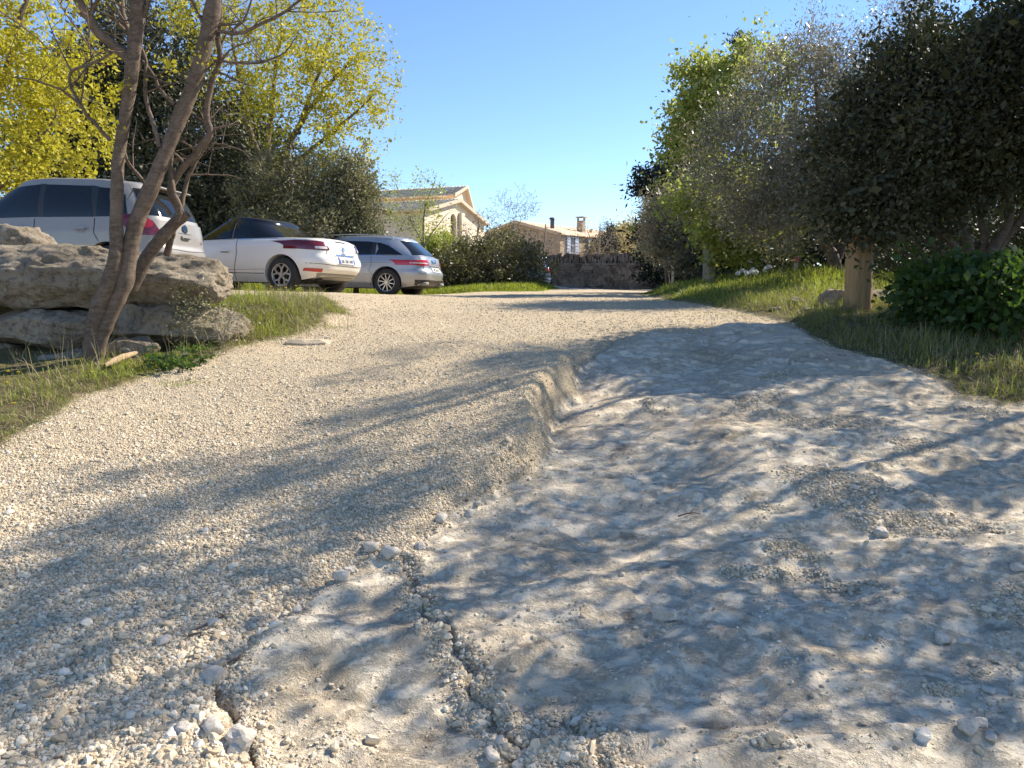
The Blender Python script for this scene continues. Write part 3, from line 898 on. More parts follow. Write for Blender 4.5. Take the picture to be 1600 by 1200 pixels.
# ---- left side trees
def left_trees():
    # A: yellow flowering tree at the far left
    b = gbase(xb(-60, 16), 16)
    tree('flowering_tree', 'bright yellow green flowering tree behind the silver hatchback at the left edge', 'tree', b,
         [blob(20, 70, 16, 110, 90), blob(-60, 150, 16, 150, 130), blob(95, 180, 15.5, 65, 80), blob(30, 240, 15, 110, 60), blob(80, 110, 15.5, 70, 60), blob(-80, -40, 16, 150, 120), blob(120, 225, 15.8, 36, 45), blob(40, 290, 15.6, 90, 45), blob(-40, 330, 16, 90, 50)],
         [(limb(b, [(-50, 330), (-20, 200), (30, 60), (40, -40)], 16, 16), .16, .03), (limb(b, [(-40, 340), (30, 260), (90, 180)], 16, 15.6), .1, .02), (limb(b, [(-70, 330), (-120, 200), (-140, 40)], 16, 16), .12, .03)],
         'yellow', 'bark', 760, 50, .26, .07, .7, .1, .35, 'yellow flowering trees on the left', None, .008, 3, updir=.1, aniso=.8)
    # C: big yellow tree
    b = gbase(xb(430, 21), 21)
    tree('flowering_tree', 'large spreading yellow flowering tree with bare inner branches behind the white convertible', 'tree', b,
         [blob(545, 120, 21, 55, 65), blob(500, 60, 21, 75, 62), blob(420, 40, 21.5, 90, 70), blob(560, 175, 20.5, 40, 45), blob(470, 130, 20, 75, 70, None, .6), blob(535, 230, 20.5, 38, 50), blob(400, 110, 21, 80, 60, None, .5), blob(350, -10, 22, 90, 60), blob(570, 130, 21, 34, 34), blob(470, 215, 20.2, 70, 60, None, .3), blob(525, 290, 20.4, 30, 35, None, .6)],
         [(limb(b, [(432, 300), (450, 230), (500, 150), (550, 90)], 21, 21), .17, .02), (limb(b, [(425, 300), (420, 220), (430, 130), (440, 20)], 21, 21.5), .14, .02),
          (limb(b, [(440, 290), (480, 240), (540, 190), (580, 150)], 21, 20.6), .1, .015), (limb(b, [(420, 290), (390, 200), (370, 100), (350, 10)], 21, 22), .12, .02), (limb(b, [(438, 280), (470, 190), (500, 110), (520, 40)], 21, 21.2), .1, .015)],
         'yellow', 'bark', 1300, 21, .24, .07, .7, .1, .72, 'yellow flowering trees on the left', None, .009, 5, updir=.1, aniso=.8, rag=2.2)
    # B: dark evergreen mass behind
    b = gbase(xb(230, 24), 24)
    tree('evergreen_tree', 'tall dark evergreen oak standing behind the bare multi stemmed tree', 'tree', b,
         [blob(230, 100, 24, 95, 75), blob(200, 190, 24, 90, 90), blob(290, 220, 23.5, 90, 90), blob(150, 270, 24, 80, 60), blob(260, 300, 23, 110, 50), blob(190, 60, 24, 50, 40), blob(350, 180, 24, 60, 60), blob(100, 200, 25, 70, 120)],
         [(limb(b, [(230, 330), (225, 220), (230, 110)], 24, 24), .25, .06), (limb(b, [(235, 330), (290, 220), (300, 160)], 24, 23.6), .16, .04)],
         'evergreen', 'bark_dark', 800, 75, .55, .13, .5, 0, .5, 'dark evergreen trees on the left', None, .012, 7)
    b = gbase(xb(370, 22.5), 22.5)
    tree('evergreen_tree', 'dark evergreen shrub tree just behind the roof of the white convertible', 'tree', b,
         [blob(360, 290, 22.5, 80, 55), blob(320, 330, 22, 80, 45), blob(400, 250, 23, 60, 50), blob(420, 330, 22, 70, 40), blob(355, 350, 21.5, 80, 50), blob(290, 370, 21.5, 50, 50)],
         [(limb(b, [(370, 370), (365, 300)], 22.5, 22.5), .14, .04)],
         'evergreen', 'bark_dark', 520, 80, .45, .12, .5, 0, .5, 'dark evergreen trees on the left', None, .01, 8)
    b = gbase(xb(480, 20), 20)
    tree('olive_shrub', 'grey green rounded shrub below the large yellow tree, behind the white convertible boot', 'shrub', b,
         [blob(460, 290, 20, 75, 50), blob(500, 320, 19.8, 60, 45), blob(430, 325, 20, 60, 40), blob(480, 355, 19.6, 90, 45), blob(545, 335, 19.8, 34, 36)],
         [(limb(b, [(480, 370), (470, 310)], 20, 20), .09, .03), (limb(b, [(490, 370), (520, 320)], 20, 20), .06, .02)],
         'greygreen', 'bark_dark', 520, 80, .30, .075, .4, 0, .5, 'rounded shrubs behind the cars', None, .007, 9)
    b = gbase(xb(558, 19.6), 19.6)
    tree('olive_shrub', 'grey green upright shrub at the corner of the cream house, above the silver wagon', 'shrub', b,
         [blob(556, 290, 19.6, 26, 40), blob(552, 330, 19.6, 34, 42), blob(560, 365, 19.6, 34, 30), blob(545, 262, 19.6, 14, 20)],
         [(limb(b, [(558, 370), (555, 290)], 19.6, 19.6), .07, .02)],
         'greygreen', 'bark_dark', 260, 90, .26, .07, .4, 0, .5, 'rounded shrubs behind the cars', None, .006, 10)
left_trees()

# ---- the bare multi stemmed tree in front
def front_tree():
    b0 = at(150, 578, 5.85)
    root = empty('multi_stemmed_tree', b0); tag(root, 'bare grey brown multi stemmed tree rising in front of the boulder wall on the left', 'tree')
    def pth(px, Y0=5.85, Y1=5.85):
        n = len(px); return [at(p[0], p[1], Y0 + (Y1 - Y0) * i / (n - 1)) for i, p in enumerate(px)]
    def wr(ws, Y=5.85): return np.array(ws) / 2 / FPX * Y
    def stem(px, ws, Y0=5.85, Y1=5.85, sides=16, name='trunk'):
        T = Tubes()
        n = len(px) * 7
        sp = spline(pth(px, Y0, Y1), n)
        rr = np.interp(np.linspace(0, len(px) - 1, n), np.arange(len(px)), wr(ws, (Y0 + Y1) / 2))
        kn = 1 + .13 * np.maximum(0, vn(np.linspace(0, n * .7, n), 0 * rr, 0 * rr + px[0][0], 3)) 
        T.add(sp, rr * kn, sides, .10)
        # knots
        for k in range(max(2, n // 9)):
            i = RNG.integers(2, n - 2); a = RNG.uniform(0, 6.28)
            d = np.array([math.cos(a), math.sin(a) * .6, .4]); r = rr[i]
            T.add([sp[i] + d * r * .5, sp[i] + d * r * 1.12, sp[i] + d * r * 1.38], [r * .42, r * .33, r * .16], 7)
        o = T.build(name, M['bark'], None)
        o.data.transform(Matrix.Translation(-b0)); o.parent = root
        return sp, rr
    s1, r1 = stem([(152, 590), (146, 560), (147, 515), (156, 478), (172, 440), (181, 400), (182, 340), (185, 250), (196, 180), (206, 110), (214, 40), (218, -30), (222, -160)], [34, 28, 25, 24, 24, 21, 18, 17, 17, 19, 21, 23, 15], 5.85, 5.75)
    s2, r2 = stem([(152, 574), (159, 530), (176, 485), (195, 440), (202, 395), (214, 345), (242, 280), (264, 225), (285, 175), (308, 115), (324, 55), (335, 0), (352, -120)], [15, 18, 21, 23, 24, 23, 21, 20, 21, 21, 22, 22, 15], 5.83, 5.95)
    s3, r3 = stem([(205, 450), (228, 405), (250, 375), (272, 350), (291, 332)], [19, 19, 19, 18, 18], 6.1, 6.15, 14, 'branch')
    T = Tubes(); tips = []
    def br(px, w0, w1, Y0=5.9, Y1=5.9, sides=7, sub=0):
        n = len(px) * 5
        sp = spline(pth(px, Y0, Y1), n); rr = np.interp(np.linspace(0, 1, n), [0, 1], wr([w0, w1]))
        sp = sp + np.stack([fbm(np.arange(n) * .35 + px[0][0], 0 * rr, 0, 2, 3), 0 * rr, fbm(np.arange(n) * .35, 0 * rr + 4, 0, 2, 9)], -1) * .012
        T.add(sp, rr, sides)
        for k in range(sub):
            i = RNG.integers(n // 4, n - 1)
            L = RNG.uniform(.12, .5); a = RNG.uniform(-.5, 3.6)
            d = np.array([math.cos(a), RNG.uniform(-.5, .5), math.sin(a)]) * L
            q = spline([sp[i], sp[i] + d * .5 + RNG.normal(0, .03, 3), sp[i] + d], 6)
            T.add(q, np.linspace(rr[i] * .6, .0015, 6), 5); tips.append((q[-1], q[3]))
            for kk in range(2):
                d2 = RNG.normal(0, .11, 3); d2[2] = abs(d2[2])
                T.add([q[3], q[3] + d2 * .6, q[3] + d2 * 1.2], [.003, .002, .001], 4, cap=False)
    br([(203, 95), (175, 68), (152, 48), (136, 22), (120, -10), (105, -60)], 15, 10, 5.8, 5.5, 9, 5)
    br([(283, 338), (272, 310), (268, 290), (285, 262), (310, 235), (327, 207), (322, 180), (330, 125), (344, 92), (340, 50), (345, 0)], 13, 7, 6.12, 6.0, 9, 10)
    br([(276, 350), (281, 325), (271, 300), (266, 270), (268, 235), (276, 200)], 11, 5, 6.1, 6.0, 8, 3)
    br([(282, 325), (290, 290), (302, 262), (318, 232), (330, 212)], 8, 4, 6.14, 6.2, 7, 3)
    br([(262, 400), (268, 372), (277, 345)], 12, 8, 6.25, 6.15, 8)
    br([(268, 338), (245, 310), (220, 280), (200, 250), (190, 215)], 6, 5, 6.1, 5.85, 7, 2)
    br([(173, 222), (150, 195), (128, 168), (112, 140), (109, 115), (135, 102), (160, 92), (172, 82)], 6, 3, 5.75, 5.4, 7, 6)
    br([(130, 170), (95, 140), (60, 128), (20, 120)], 4, 1.5, 5.6, 5.3, 6, 4)
    br([(248, 232), (238, 190), (226, 145), (229, 105), (218, 68)], 7, 4, 5.85, 5.9, 7, 4)
    br([(275, 165), (255, 145), (240, 118), (222, 95)], 6, 4, 5.9, 5.9, 7, 3)
    br([(335, 50), (368, 52), (400, 42), (440, 22), (480, -8)], 6, 3.5, 5.95, 5.7, 7, 6)
    br([(344, 98), (365, 97), (410, 97), (445, 82), (466, 56)], 5, 1.5, 6.0, 6.1, 6, 4)
    br([(360, 55), (380, 30), (392, 5), (410, -30)], 4, 2, 5.95, 5.9, 6, 3)
    br([(325, 228), (350, 225), (375, 235), (392, 250)], 3, 1, 6.15, 6.2, 5, 2)
    br([(290, 278), (320, 272), (350, 274), (378, 279)], 3.5, 1, 6.15, 6.3, 5, 1)
    br([(342, 115), (370, 125), (398, 136)], 4, 1.5, 6, 5.9, 5, 2)
    br([(320, 40), (305, 15), (300, -20)], 6, 4, 5.95, 5.9, 6, 3)
    br([(207, 60), (195, 30), (190, -10)], 10, 6, 5.8, 5.9, 7, 4)
    br([(195, 50), (180, 30), (168, 5)], 5, 3, 5.8, 5.7, 6, 3)
    br([(210, 40), (228, 20), (240, -15)], 7, 5, 5.8, 5.7, 6, 3)
    br([(350, -20), (420, -60), (500, -90)], 8, 3, 5.9, 5.6, 6, 6)
    br([(218, -60), (160, -110), (80, -150)], 8, 3, 5.8, 5.4, 6, 6)
    br([(60, -60), (90, 0), (130, 60), (150, 100)], 3, 1.5, 5.4, 5.3, 5, 5)
    br([(0, 20), (60, 60), (110, 110)], 2, 1, 5.2, 5.3, 5, 4)
    o = T.build('branch', M['bark'], None); o.data.transform(Matrix.Translation(-b0)); o.parent = root
    # a few young yellow leaf tufts
    for p, q in [(at(300, 80, 5.9), 0), (at(322, 95, 5.9), 0), (at(332, 110, 6), 0), (at(258, 95, 5.9), 0), (at(262, 105, 5.9), 0), (at(108, 8, 5.3), 0), (at(290, 15, 5.8), 0), (at(250, 30, 5.8), 0), (at(170, 330 - 140, 5.6), 0), (at(165, -10, 5.6), 0), (at(275, 30, 5.8), 0), (at(170, 5, 5.7), 0), (at(192, 130, 5.7), 0)]:
        leaves_mesh('leaf_tuft', np.array(p) + RNG.normal(0, .045, (38, 3)) - np.array(b0), .028, .6, 0, M['yellow'], root)['kind'] = 'stuff'
front_tree()

# ---- right side trees
def right_trees():
    # holm oak mass, Y 8.5
    b = gbase(xb(1520, 7.83), 7.83)
    tree('holm_oak', 'dense dark evergreen oak with several crooked stems above the broad leaved bush on the right', 'tree', b,
         [blob(1450, 190, 7.83, 120, 110), blob(1400, 250, 7.64, 105, 100), blob(1370, 305, 7.55, 78, 58), blob(1500, 110, 7.92, 110, 80), blob(1560, 60, 7.92, 100, 80), blob(1550, 180, 7.83, 110, 100), blob(1480, 255, 7.64, 100, 50), blob(1600, 235, 7.83, 80, 55), blob(1420, 150, 8.01, 60, 55), blob(1640, 120, 8.01, 100, 130), blob(1335, 328, 7.46, 40, 26)],
         [(limb(b, [(1515, 390), (1500, 340), (1490, 280), (1470, 200)], 7.83, 7.83), .055, .02), (limb(b, [(1550, 395), (1575, 340), (1570, 260), (1560, 150)], 7.83, 7.83), .06, .02),
          (limb(b, [(1500, 395), (1450, 350), (1420, 300), (1400, 240)], 7.83, 7.64), .045, .015), (limb(b, [(1560, 390), (1600, 330), (1620, 250)], 7.92, 7.83), .05, .02), (limb(b, [(1480, 400), (1420, 365), (1380, 340)], 7.83, 7.64), .035, .012), (limb(b, [(1540, 392), (1530, 330), (1545, 270), (1600, 100)], 7.92, 8.01), .05, .015)],
         'oak', 'bark_dark', 1650, 58, .20, .046, .55, .05, .35, 'dark evergreen oaks on the right', None, .006, 21, sizevar=.35, rag=1.8)
    # olive, grey
    b = gbase(xb(1305, 11.5), 11.5)
    tree('olive_tree', 'grey leaved olive tree with a curved trunk left of the dark oak', 'tree', b,
         [blob(1235, 190, 11.6, 90, 75), blob(1190, 240, 11.4, 90, 70), blob(1270, 130, 11.8, 60, 50), blob(1290, 220, 11.6, 90, 90), blob(1180, 290, 11.2, 75, 55), blob(1250, 310, 11.2, 90, 60), blob(1280, 80, 11.8, 26, 45), blob(1330, 160, 11.8, 60, 60), blob(1400, 80, 11.9, 55, 50), blob(1310, 100, 11.8, 40, 45), blob(1440, 40, 12, 30, 40), blob(1220, 350, 11.2, 80, 35), blob(1225, 120, 11.8, 34, 40, None, .6)],
         [(limb(b, [(1300, 400), (1272, 355), (1268, 320), (1235, 300), (1200, 260)], 11.5, 11.4), .10, .03), (limb(b, [(1302, 400), (1275, 340), (1280, 250), (1275, 130)], 11.5, 11.8), .08, .02), (limb(b, [(1310, 400), (1350, 300), (1390, 150), (1420, 60)], 11.5, 12), .07, .02)],
         'olive', 'bark', 1100, 62, .26, .055, .26, .0, .4, 'olive trees on the right', None, .006, 23, updir=.35, rag=2.6)
    # lime green tree
    b = gbase(xb(1105, 15), 15)
    tree('lime_tree', 'tall lime green spring tree with a pale trunk left of the olive', 'tree', b,
         [blob(1150, 122, 15.5, 56, 36), blob(1110, 160, 15.5, 62, 50), blob(1075, 210, 15.4, 40, 48), blob(1190, 130, 15.6, 50, 60), blob(1130, 215, 15.4, 60, 50), blob(1050, 205, 15.3, 22, 22, None, .5), blob(1140, 98, 15.5, 14, 20), blob(1100, 104, 15.5, 12, 16), blob(1185, 98, 15.6, 34, 20), blob(1090, 130, 15.5, 26, 30)],
         [(limb(b, [(1105, 380), (1110, 280), (1120, 180), (1140, 100)], 15, 15.5), .11, .02), (limb(b, [(1107, 360), (1090, 270), (1075, 200)], 15, 15.4), .07, .02), (limb(b, [(1108, 350), (1150, 240), (1190, 130)], 15, 15.5), .07, .02)],
         'lime', 'bark_pale', 470, 30, .24, .07, .75, .1, .45, 'lime green trees on the right', None, .007, 25, rag=2.4, updir=.3)
    b = gbase(xb(1110, 14), 14)
    tree('lime_tree', 'lower lime green tree in front, its leaves hanging over the shaded bank', 'tree', b,
         [blob(1080, 295, 14, 42, 32), blob(1120, 330, 13.8, 55, 38), blob(1095, 365, 13.8, 45, 28), blob(1150, 370, 13.6, 50, 26), blob(1190, 385, 13.4, 50, 22), blob(1130, 290, 14, 38, 30, None, .6), blob(1060, 270, 14, 18, 24, None, .6), blob(1240, 385, 13.3, 40, 20, None, .5)],
         [(limb(b, [(1108, 400), (1105, 360), (1095, 300)], 14, 14), .10, .02), (limb(b, [(1110, 385), (1150, 350)], 14, 13.8), .05, .015)],
         'lime', 'bark_pale', 320, 34, .24, .065, .75, .1, .4, 'lime green trees on the right', None, .006, 26, rag=3)
    # grey shrub tree in shade
    b = gbase(xb(1042, 18), 18)
    tree('grey_tree', 'grey brown twiggy small tree in shade at the left end of the right hand trees', 'tree', b,
         [blob(1040, 330, 18, 30, 48), blob(1032, 375, 18, 28, 34), blob(1060, 380, 17.5, 34, 34), blob(1045, 305, 18, 18, 24), blob(1075, 410, 17, 30, 22)],
         [(limb(b, [(1042, 410), (1040, 330)], 18, 18), .07, .02)],
         'olive', 'bark_dark', 330, 75, .26, .06, .3, .0, .4, 'olive trees on the right', None, .005, 27)
    # dark cypress/cedar with reaching boughs
    b = gbase(xb(1075, 26), 26)
    tree('cedar', 'almost black conifer with ragged boughs reaching left over the dry stone wall', 'tree', b,
         [blob(1085, 220, 26, 26, 60), blob(1068, 280, 26, 40, 36), blob(1030, 282, 25, 36, 14, 1.0), blob(1015, 292, 25, 16, 8, .6), blob(1075, 340, 26, 60, 50), blob(1020, 345, 25, 30, 9, .8), blob(1010, 368, 25, 34, 10, .9), blob(1000, 375, 25, 20, 7, .6), blob(1040, 395, 25, 50, 16, 1.2), blob(1100, 400, 26, 60, 40), blob(1060, 420, 25, 50, 22), blob(1095, 155, 26, 14, 40), blob(1060, 240, 26, 20, 20), blob(1158, 75, 26, 5, 14, .3)],
         [(limb(b, [(1078, 400), (1085, 300), (1090, 130)], 26, 26), .25, .04), (limb(b, [(1080, 290), (1020, 285)], 26, 25), .07, .02), (limb(b, [(1080, 385), (1005, 370)], 26, 25), .07, .02)],
         'cypress', 'bark_dark', 850, 60, .36, .14, .35, .0, .4, None, None, .01, 28, aniso=.55)
    # backing dark vegetation behind the olive, so the row is closed; nearest hidden blobs added to shade the bank
    b = gbase(xb(1230, 17), 17)
    tree('evergreen_tree', 'dark evergreen undergrowth tree closing the gap behind the olive', 'tree', b,
         [blob(1200, 330, 17, 110, 70), blob(1300, 330, 17, 110, 80), blob(1260, 250, 17, 110, 60), blob(1400, 340, 16, 120, 70), blob(1150, 400, 16.5, 90, 35), blob(1260, 400, 16, 110, 30), blob(1330, 330, 14.3, 90, 80), blob(1270, 375, 14, 70, 50), blob(1400, 250, 17, 120, 100), blob(1120, 415, 16.5, 60, 28)],
         [(limb(b, [(1230, 400), (1240, 280)], 17, 17), .16, .04), (limb(b, [(1240, 400), (1330, 300)], 17, 16.5), .1, .03)],
         'evergreen', 'bark_dark', 640, 60, .5, .11, .5, 0, .4, 'dark evergreen trees on the right', None, .01, 29)
    b = gbase(xb(1600, 14), 14)
    tree('evergreen_tree', 'dark evergreen tree far behind the broad leaved bush at the right edge', 'tree', b,
         [blob(1560, 330, 14, 140, 50), blob(1680, 250, 14, 140, 120), blob(1540, 220, 14, 120, 90), blob(1480, 360, 13.5, 90, 30), blob(1560, 405, 13, 130, 34), blob(1440, 405, 13, 90, 26), blob(1680, 400, 13, 110, 40)],
         [(limb(b, [(1600, 400), (1600, 260)], 14, 14), .16, .04)],
         'greygreen', 'bark_dark', 620, 60, .42, .08, .5, 0, .4, 'dark evergreen trees on the right', None, .01, 30)
    b = gbase(xb(1510, 10.3), 10.3)
    tree('undergrowth_shrub', 'dark low shrub filling the gap under the oak behind the broad leaved bushes', 'shrub', b,
         [blob(1500, 385, 10.3, 110, 34), blob(1580, 370, 10.3, 80, 44), blob(1420, 400, 10.2, 50, 26), blob(1660, 380, 10.3, 80, 50)],
         [(limb(b, [(1510, 420), (1505, 380)], 10.3, 10.3), .03, .01), (limb(b, [(1530, 420), (1580, 370)], 10.3, 10.3), .03, .01)],
         'oak', 'bark_dark', 260, 46, .24, .05, .5, 0, .4, None, None, .005, 31)
    # oaks standing off to the right of the drive; boughs shaped to throw the dappled shade bands
    BANDS = [([(850, 548), (880, 575), (872, 625), (850, 665)], 16), ([(800, 560), (850, 590), (840, 640)], 16), ([(510, 600), (600, 575), (690, 550)], 9), ([(600, 665), (700, 640), (780, 610), (870, 575)], 20), ([(730, 592), (800, 565), (880, 548)], 16), ([(690, 625), (760, 590), (830, 570)], 10), ([(545, 663), (570, 660)], 5),
             ([(0, 872), (150, 822), (300, 790), (430, 752), (560, 722), (700, 715), (850, 690)], 24), ([(150, 750), (250, 740), (340, 730)], 8),
             ([(-40, 940), (200, 880), (350, 850), (500, 805), (620, 790), (720, 765)], 30), ([(-40, 1010), (150, 950), (330, 915), (450, 870), (550, 850)], 30), ([(-40, 1090), (90, 1050), (180, 1010), (330, 960), (420, 930)], 26),
             ([(356, 1062), (525, 1025), (712, 1022)], 12), ([(550, 1170), (650, 1130), (780, 1100), (900, 1080), (1050, 1030), (1200, 1000)], 17), ([(430, 990), (560, 960), (620, 940)], 14), ([(0, 1180), (120, 1150), (260, 1120)], 18),
             ([(660, 960), (800, 900), (900, 850), (1000, 820), (1100, 770)], 28), ([(780, 800), (900, 760), (1000, 735), (1150, 700)], 20), ([(880, 700), (1000, 655), (1100, 620), (1250, 590)], 22),
             ([(1250, 700), (1400, 670), (1550, 680)], 16), ([(1000, 900), (1150, 850), (1300, 800), (1400, 770), (1600, 740)], 19), ([(900, 990), (1050, 960), (1200, 930), (1350, 890), (1480, 860), (1640, 830)], 17),
             ([(850, 1080), (950, 1050), (1100, 1020), (1250, 990), (1400, 930), (1640, 870)], 19), ([(1100, 1140), (1250, 1130), (1400, 1100), (1500, 1050), (1640, 980)], 18), ([(900, 1210), (950, 1150), (1100, 1110), (1200, 1080)], 16), ([(1450, 1180), (1640, 1110)], 18),
             ([(1000, 600), (1150, 580), (1300, 590), (1420, 610)], 18), ([(1100, 650), (1250, 640), (1400, 640)], 14)]
    E = []
    s3 = np.array(SD)
    for pts, hw_ in BANDS:
        pts = np.array(pts, float)
        seg = np.hypot(*np.diff(pts, axis=0).T); cum = np.r_[0, np.cumsum(seg)]
        X0, Y0 = ground_px(np.interp(np.linspace(0, cum[-1], 12), cum, pts[:, 0]), np.interp(np.linspace(0, cum[-1], 12), cum, pts[:, 1]))
        Lw = np.hypot(np.diff(X0), np.diff(Y0)).sum()
        m = max(3, int(Lw * (3.2 + hw_ * .21)))
        u = RNG.uniform(0, cum[-1], m)
        qx = np.interp(u, cum, pts[:, 0]) + RNG.normal(0, 10, m); qy = np.interp(u, cum, pts[:, 1]) + RNG.normal(0, .42, m) * hw_
        gx, gy = ground_px(qx, qy)
        for x, y in zip(gx, gy):
            if not np.isfinite(x): continue
            z = float(hb(x, y)); t = 4.2 + RNG.uniform(0, 1.0); lim = RNG.uniform(.66, .78)
            while (x + s3[0] * t) / (y + s3[1] * t) < lim and t < 12: t += .15
            E.append((x + s3[0] * t, y + s3[1] * t, z + s3[2] * t))
    E = np.array(E)
    TR = [(5.6, 7.6, 7.0, 'tall evergreen oak next in the row, its crown above the right edge of the picture'), (6.1, 5.8, 6.6, 'evergreen oak outside the frame beside the sloping rock'), (6.2, 4.1, 5.6, 'evergreen oak outside the frame, second nearest the viewer'), (5.8, 2.4, 4.8, 'evergreen oak outside the frame, nearest the viewer')]
    D = np.stack([np.hypot(E[:, 0] - t_[0], E[:, 1] - t_[1]) for t_ in TR], 1); who = D.argmin(1)
    print('shade clusters', len(E), E.min(0), E.max(0))
    for i, (x, y, hgt, lab) in enumerate(TR):
        bs = gbase(x, y); z0 = bs[2]; ex = E[who == i]
        bl = [(x + 1.5, y + .2, z0 + hgt * .6, .8, .8, hgt * .2, 1), (x + 1.7, y - .4, z0 + hgt * .8, .7, .7, hgt * .12, 1)]
        tk = [([bs, (x + .1, y, z0 + hgt * .35), (x - .1, y + .1, z0 + hgt * .85)], .09, .02), ([bs, (x - .35, y + .1, z0 + hgt * .3), (x - .7, y - .1, z0 + hgt * .7)], .06, .02), ([bs, (x + .5, y + .1, z0 + hgt * .3), (x + 1.5, y, z0 + hgt * .7)], .06, .02)]
        tree('holm_oak', lab, 'tree', bs, bl, tk, 'oak', 'bark_dark', 60, 88, .24, .05, .6, .05, .3, 'dark evergreen oaks on the right', None, .005, 40 + i, sizevar=.3, extra=ex)
right_trees()

# ---- middle distance: hedge, sapling, bare trees
def middle():
    b = gbase(xb(775, 23), 23)
    tree('hedge_bush', 'wide clipped looking green brown bush on the grass island right of the silver wagon', 'bush', b,
         [blob(740, 416, 23, 50, 32, 1.3), blob(785, 408, 23, 54, 38, 1.3), blob(720, 418, 22.6, 38, 32, 1.1), blob(825, 420, 22.8, 32, 30, 1.0), blob(770, 428, 22.4, 70, 26, 1.2), blob(705, 412, 23, 20, 22)],
         [(limb(b, [(775, 440), (780, 400)], 23, 23), .06, .02), (limb(b, [(775, 440), (735, 400)], 23, 23), .05, .02), (limb(b, [(775, 440), (815, 410)], 23, 23), .05, .02)],
         'hedge', 'bark_dark', 620, 70, .28, .07, .5, 0, .6, None, None, .006, 51, updir=.1, rag=.35)
    b = gbase(xb(662, 27), 27)
    tree('sapling', 'thin pale green sapling standing in front of the cream house gable', 'tree', b,
         [blob(670, 300, 27, 30, 24), blob(640, 320, 27, 36, 26), blob(625, 345, 27, 28, 22), blob(668, 345, 27, 32, 30), blob(690, 285, 27, 12, 16), blob(617, 288, 27, 16, 12), blob(650, 275, 27, 8, 14), blob(700, 345, 27, 16, 24), blob(640, 370, 27, 30, 20)],
         [(limb(b, [(662, 390), (664, 330), (680, 280)], 27, 27), .05, .01), (limb(b, [(662, 390), (640, 340), (618, 285)], 27, 27), .03, .008), (limb(b, [(662, 390), (690, 345), (703, 330)], 27, 27), .03, .008)],
         'lime', 'bark_pale', 150, 20, .28, .075, .4, 0, .3, None, None, .008, 52)
    for (px, Y, blobs, lab, n, sd) in [
        (800, 33, [blob(805, 320, 33, 34, 26), blob(790, 335, 33, 24, 22), blob(825, 325, 33, 18, 20)], 'round topped bare tree against the sky above the wide bush', 300, 53),
        (745, 34, [blob(745, 360, 34, 30, 30), blob(765, 350, 34, 22, 26), blob(725, 370, 34, 20, 20)], 'low bare thicket tree in front of the cream house corner', 200, 54),
        (850, 44, [blob(850, 375, 44, 34, 16), blob(870, 385, 44, 30, 14), blob(825, 375, 44, 20, 16)], 'bare brown tree over the gable of the stone house', 230, 55),
        (935, 46, [blob(930, 368, 46, 36, 20), blob(915, 385, 46, 34, 14), blob(960, 380, 46, 26, 16)], 'bare spreading tree behind the dry stone wall in front of the stone house', 300, 56)]:
        b = gbase(xb(px, Y), Y)
        tree('bare_tree', lab, 'tree', b, blobs, [(limb(b, [(px, 400), (px + 3, 350)], Y, Y), .09, .03), (limb(b, [(px, 410), (px - 18, 360)], Y, Y), .06, .02), (limb(b, [(px, 410), (px + 22, 365)], Y, Y), .06, .02)],
             'far', 'bark_pale' , n * 3, 3, .5, .07, .5, 0, .2, 'bare trees by the houses', None, .022, sd, bare=True, rag=1.5)
    b = gbase(xb(949, 50), 50)
    tree('small_conifer', 'small pointed dark conifer sticking up behind the dry stone wall', 'tree', b, [blob(949, 365, 50, 7, 16), blob(949, 380, 50, 12, 12)], [(limb(b, [(949, 350)], 50, 50), .08, .02)], 'cypress', 'bark_dark', 120, 40, .3, .12, .3, 0, .4, None, None, .01, 58)
    for i, (px, py, Y, rx, ry, lab) in enumerate([(985, 378, 70, 34, 22, 'pale straw coloured tree on the skyline left of the conifer boughs'), (1015, 385, 64, 34, 26, 'second pale straw coloured tree behind the conifer boughs'), (958, 392, 58, 30, 14, 'low olive brown bush behind the right end of the wall'), (1110, 400, 60, 80, 30, 'distant pale tree hidden behind the lime green trees')]):
        b = gbase(xb(px, Y), Y)
        tree('distant_tree', lab, 'tree', b, [blob(px, py, Y, rx, ry), blob(px + rx * .4, py + 8, Y, rx * .7, ry * .8)], [(limb(b, [(px, 410), (px, py)], Y, Y), .18, .05)], 'far', 'bark', 260, 50, .8, .2, .6, 0, .4, 'pale trees on the skyline', None, .02, 60 + i)
    for i, (px, py, Y, rx, ry, lab) in enumerate([(600, 420, 30, 90, 26, 'low green hedge behind the silver wagon'), (450, 420, 30, 110, 30, 'low green hedge behind the white convertible'), (240, 420, 28, 170, 40, 'low dark hedge behind the silver hatchback'), (690, 392, 29, 22, 14, 'bright green low shrub between the wagon and the cream house')]):
        b = gbase(xb(px, Y), Y)
        tree('low_hedge', lab, 'hedge', b, [blob(px, py, Y, rx, ry, .9), blob(px + rx * .5, py + 4, Y, rx * .5, ry, .9), blob(px - rx * .5, py + 4, Y, rx * .5, ry, .9)], [(limb(b, [(px, py)], Y, Y), .06, .02)], 'lime' if i == 3 else 'hedge', 'bark_dark', 260, 50, .4, .10, .5, 0, .5, 'low hedges behind the parking area', None, .01, 70 + i)
middle()

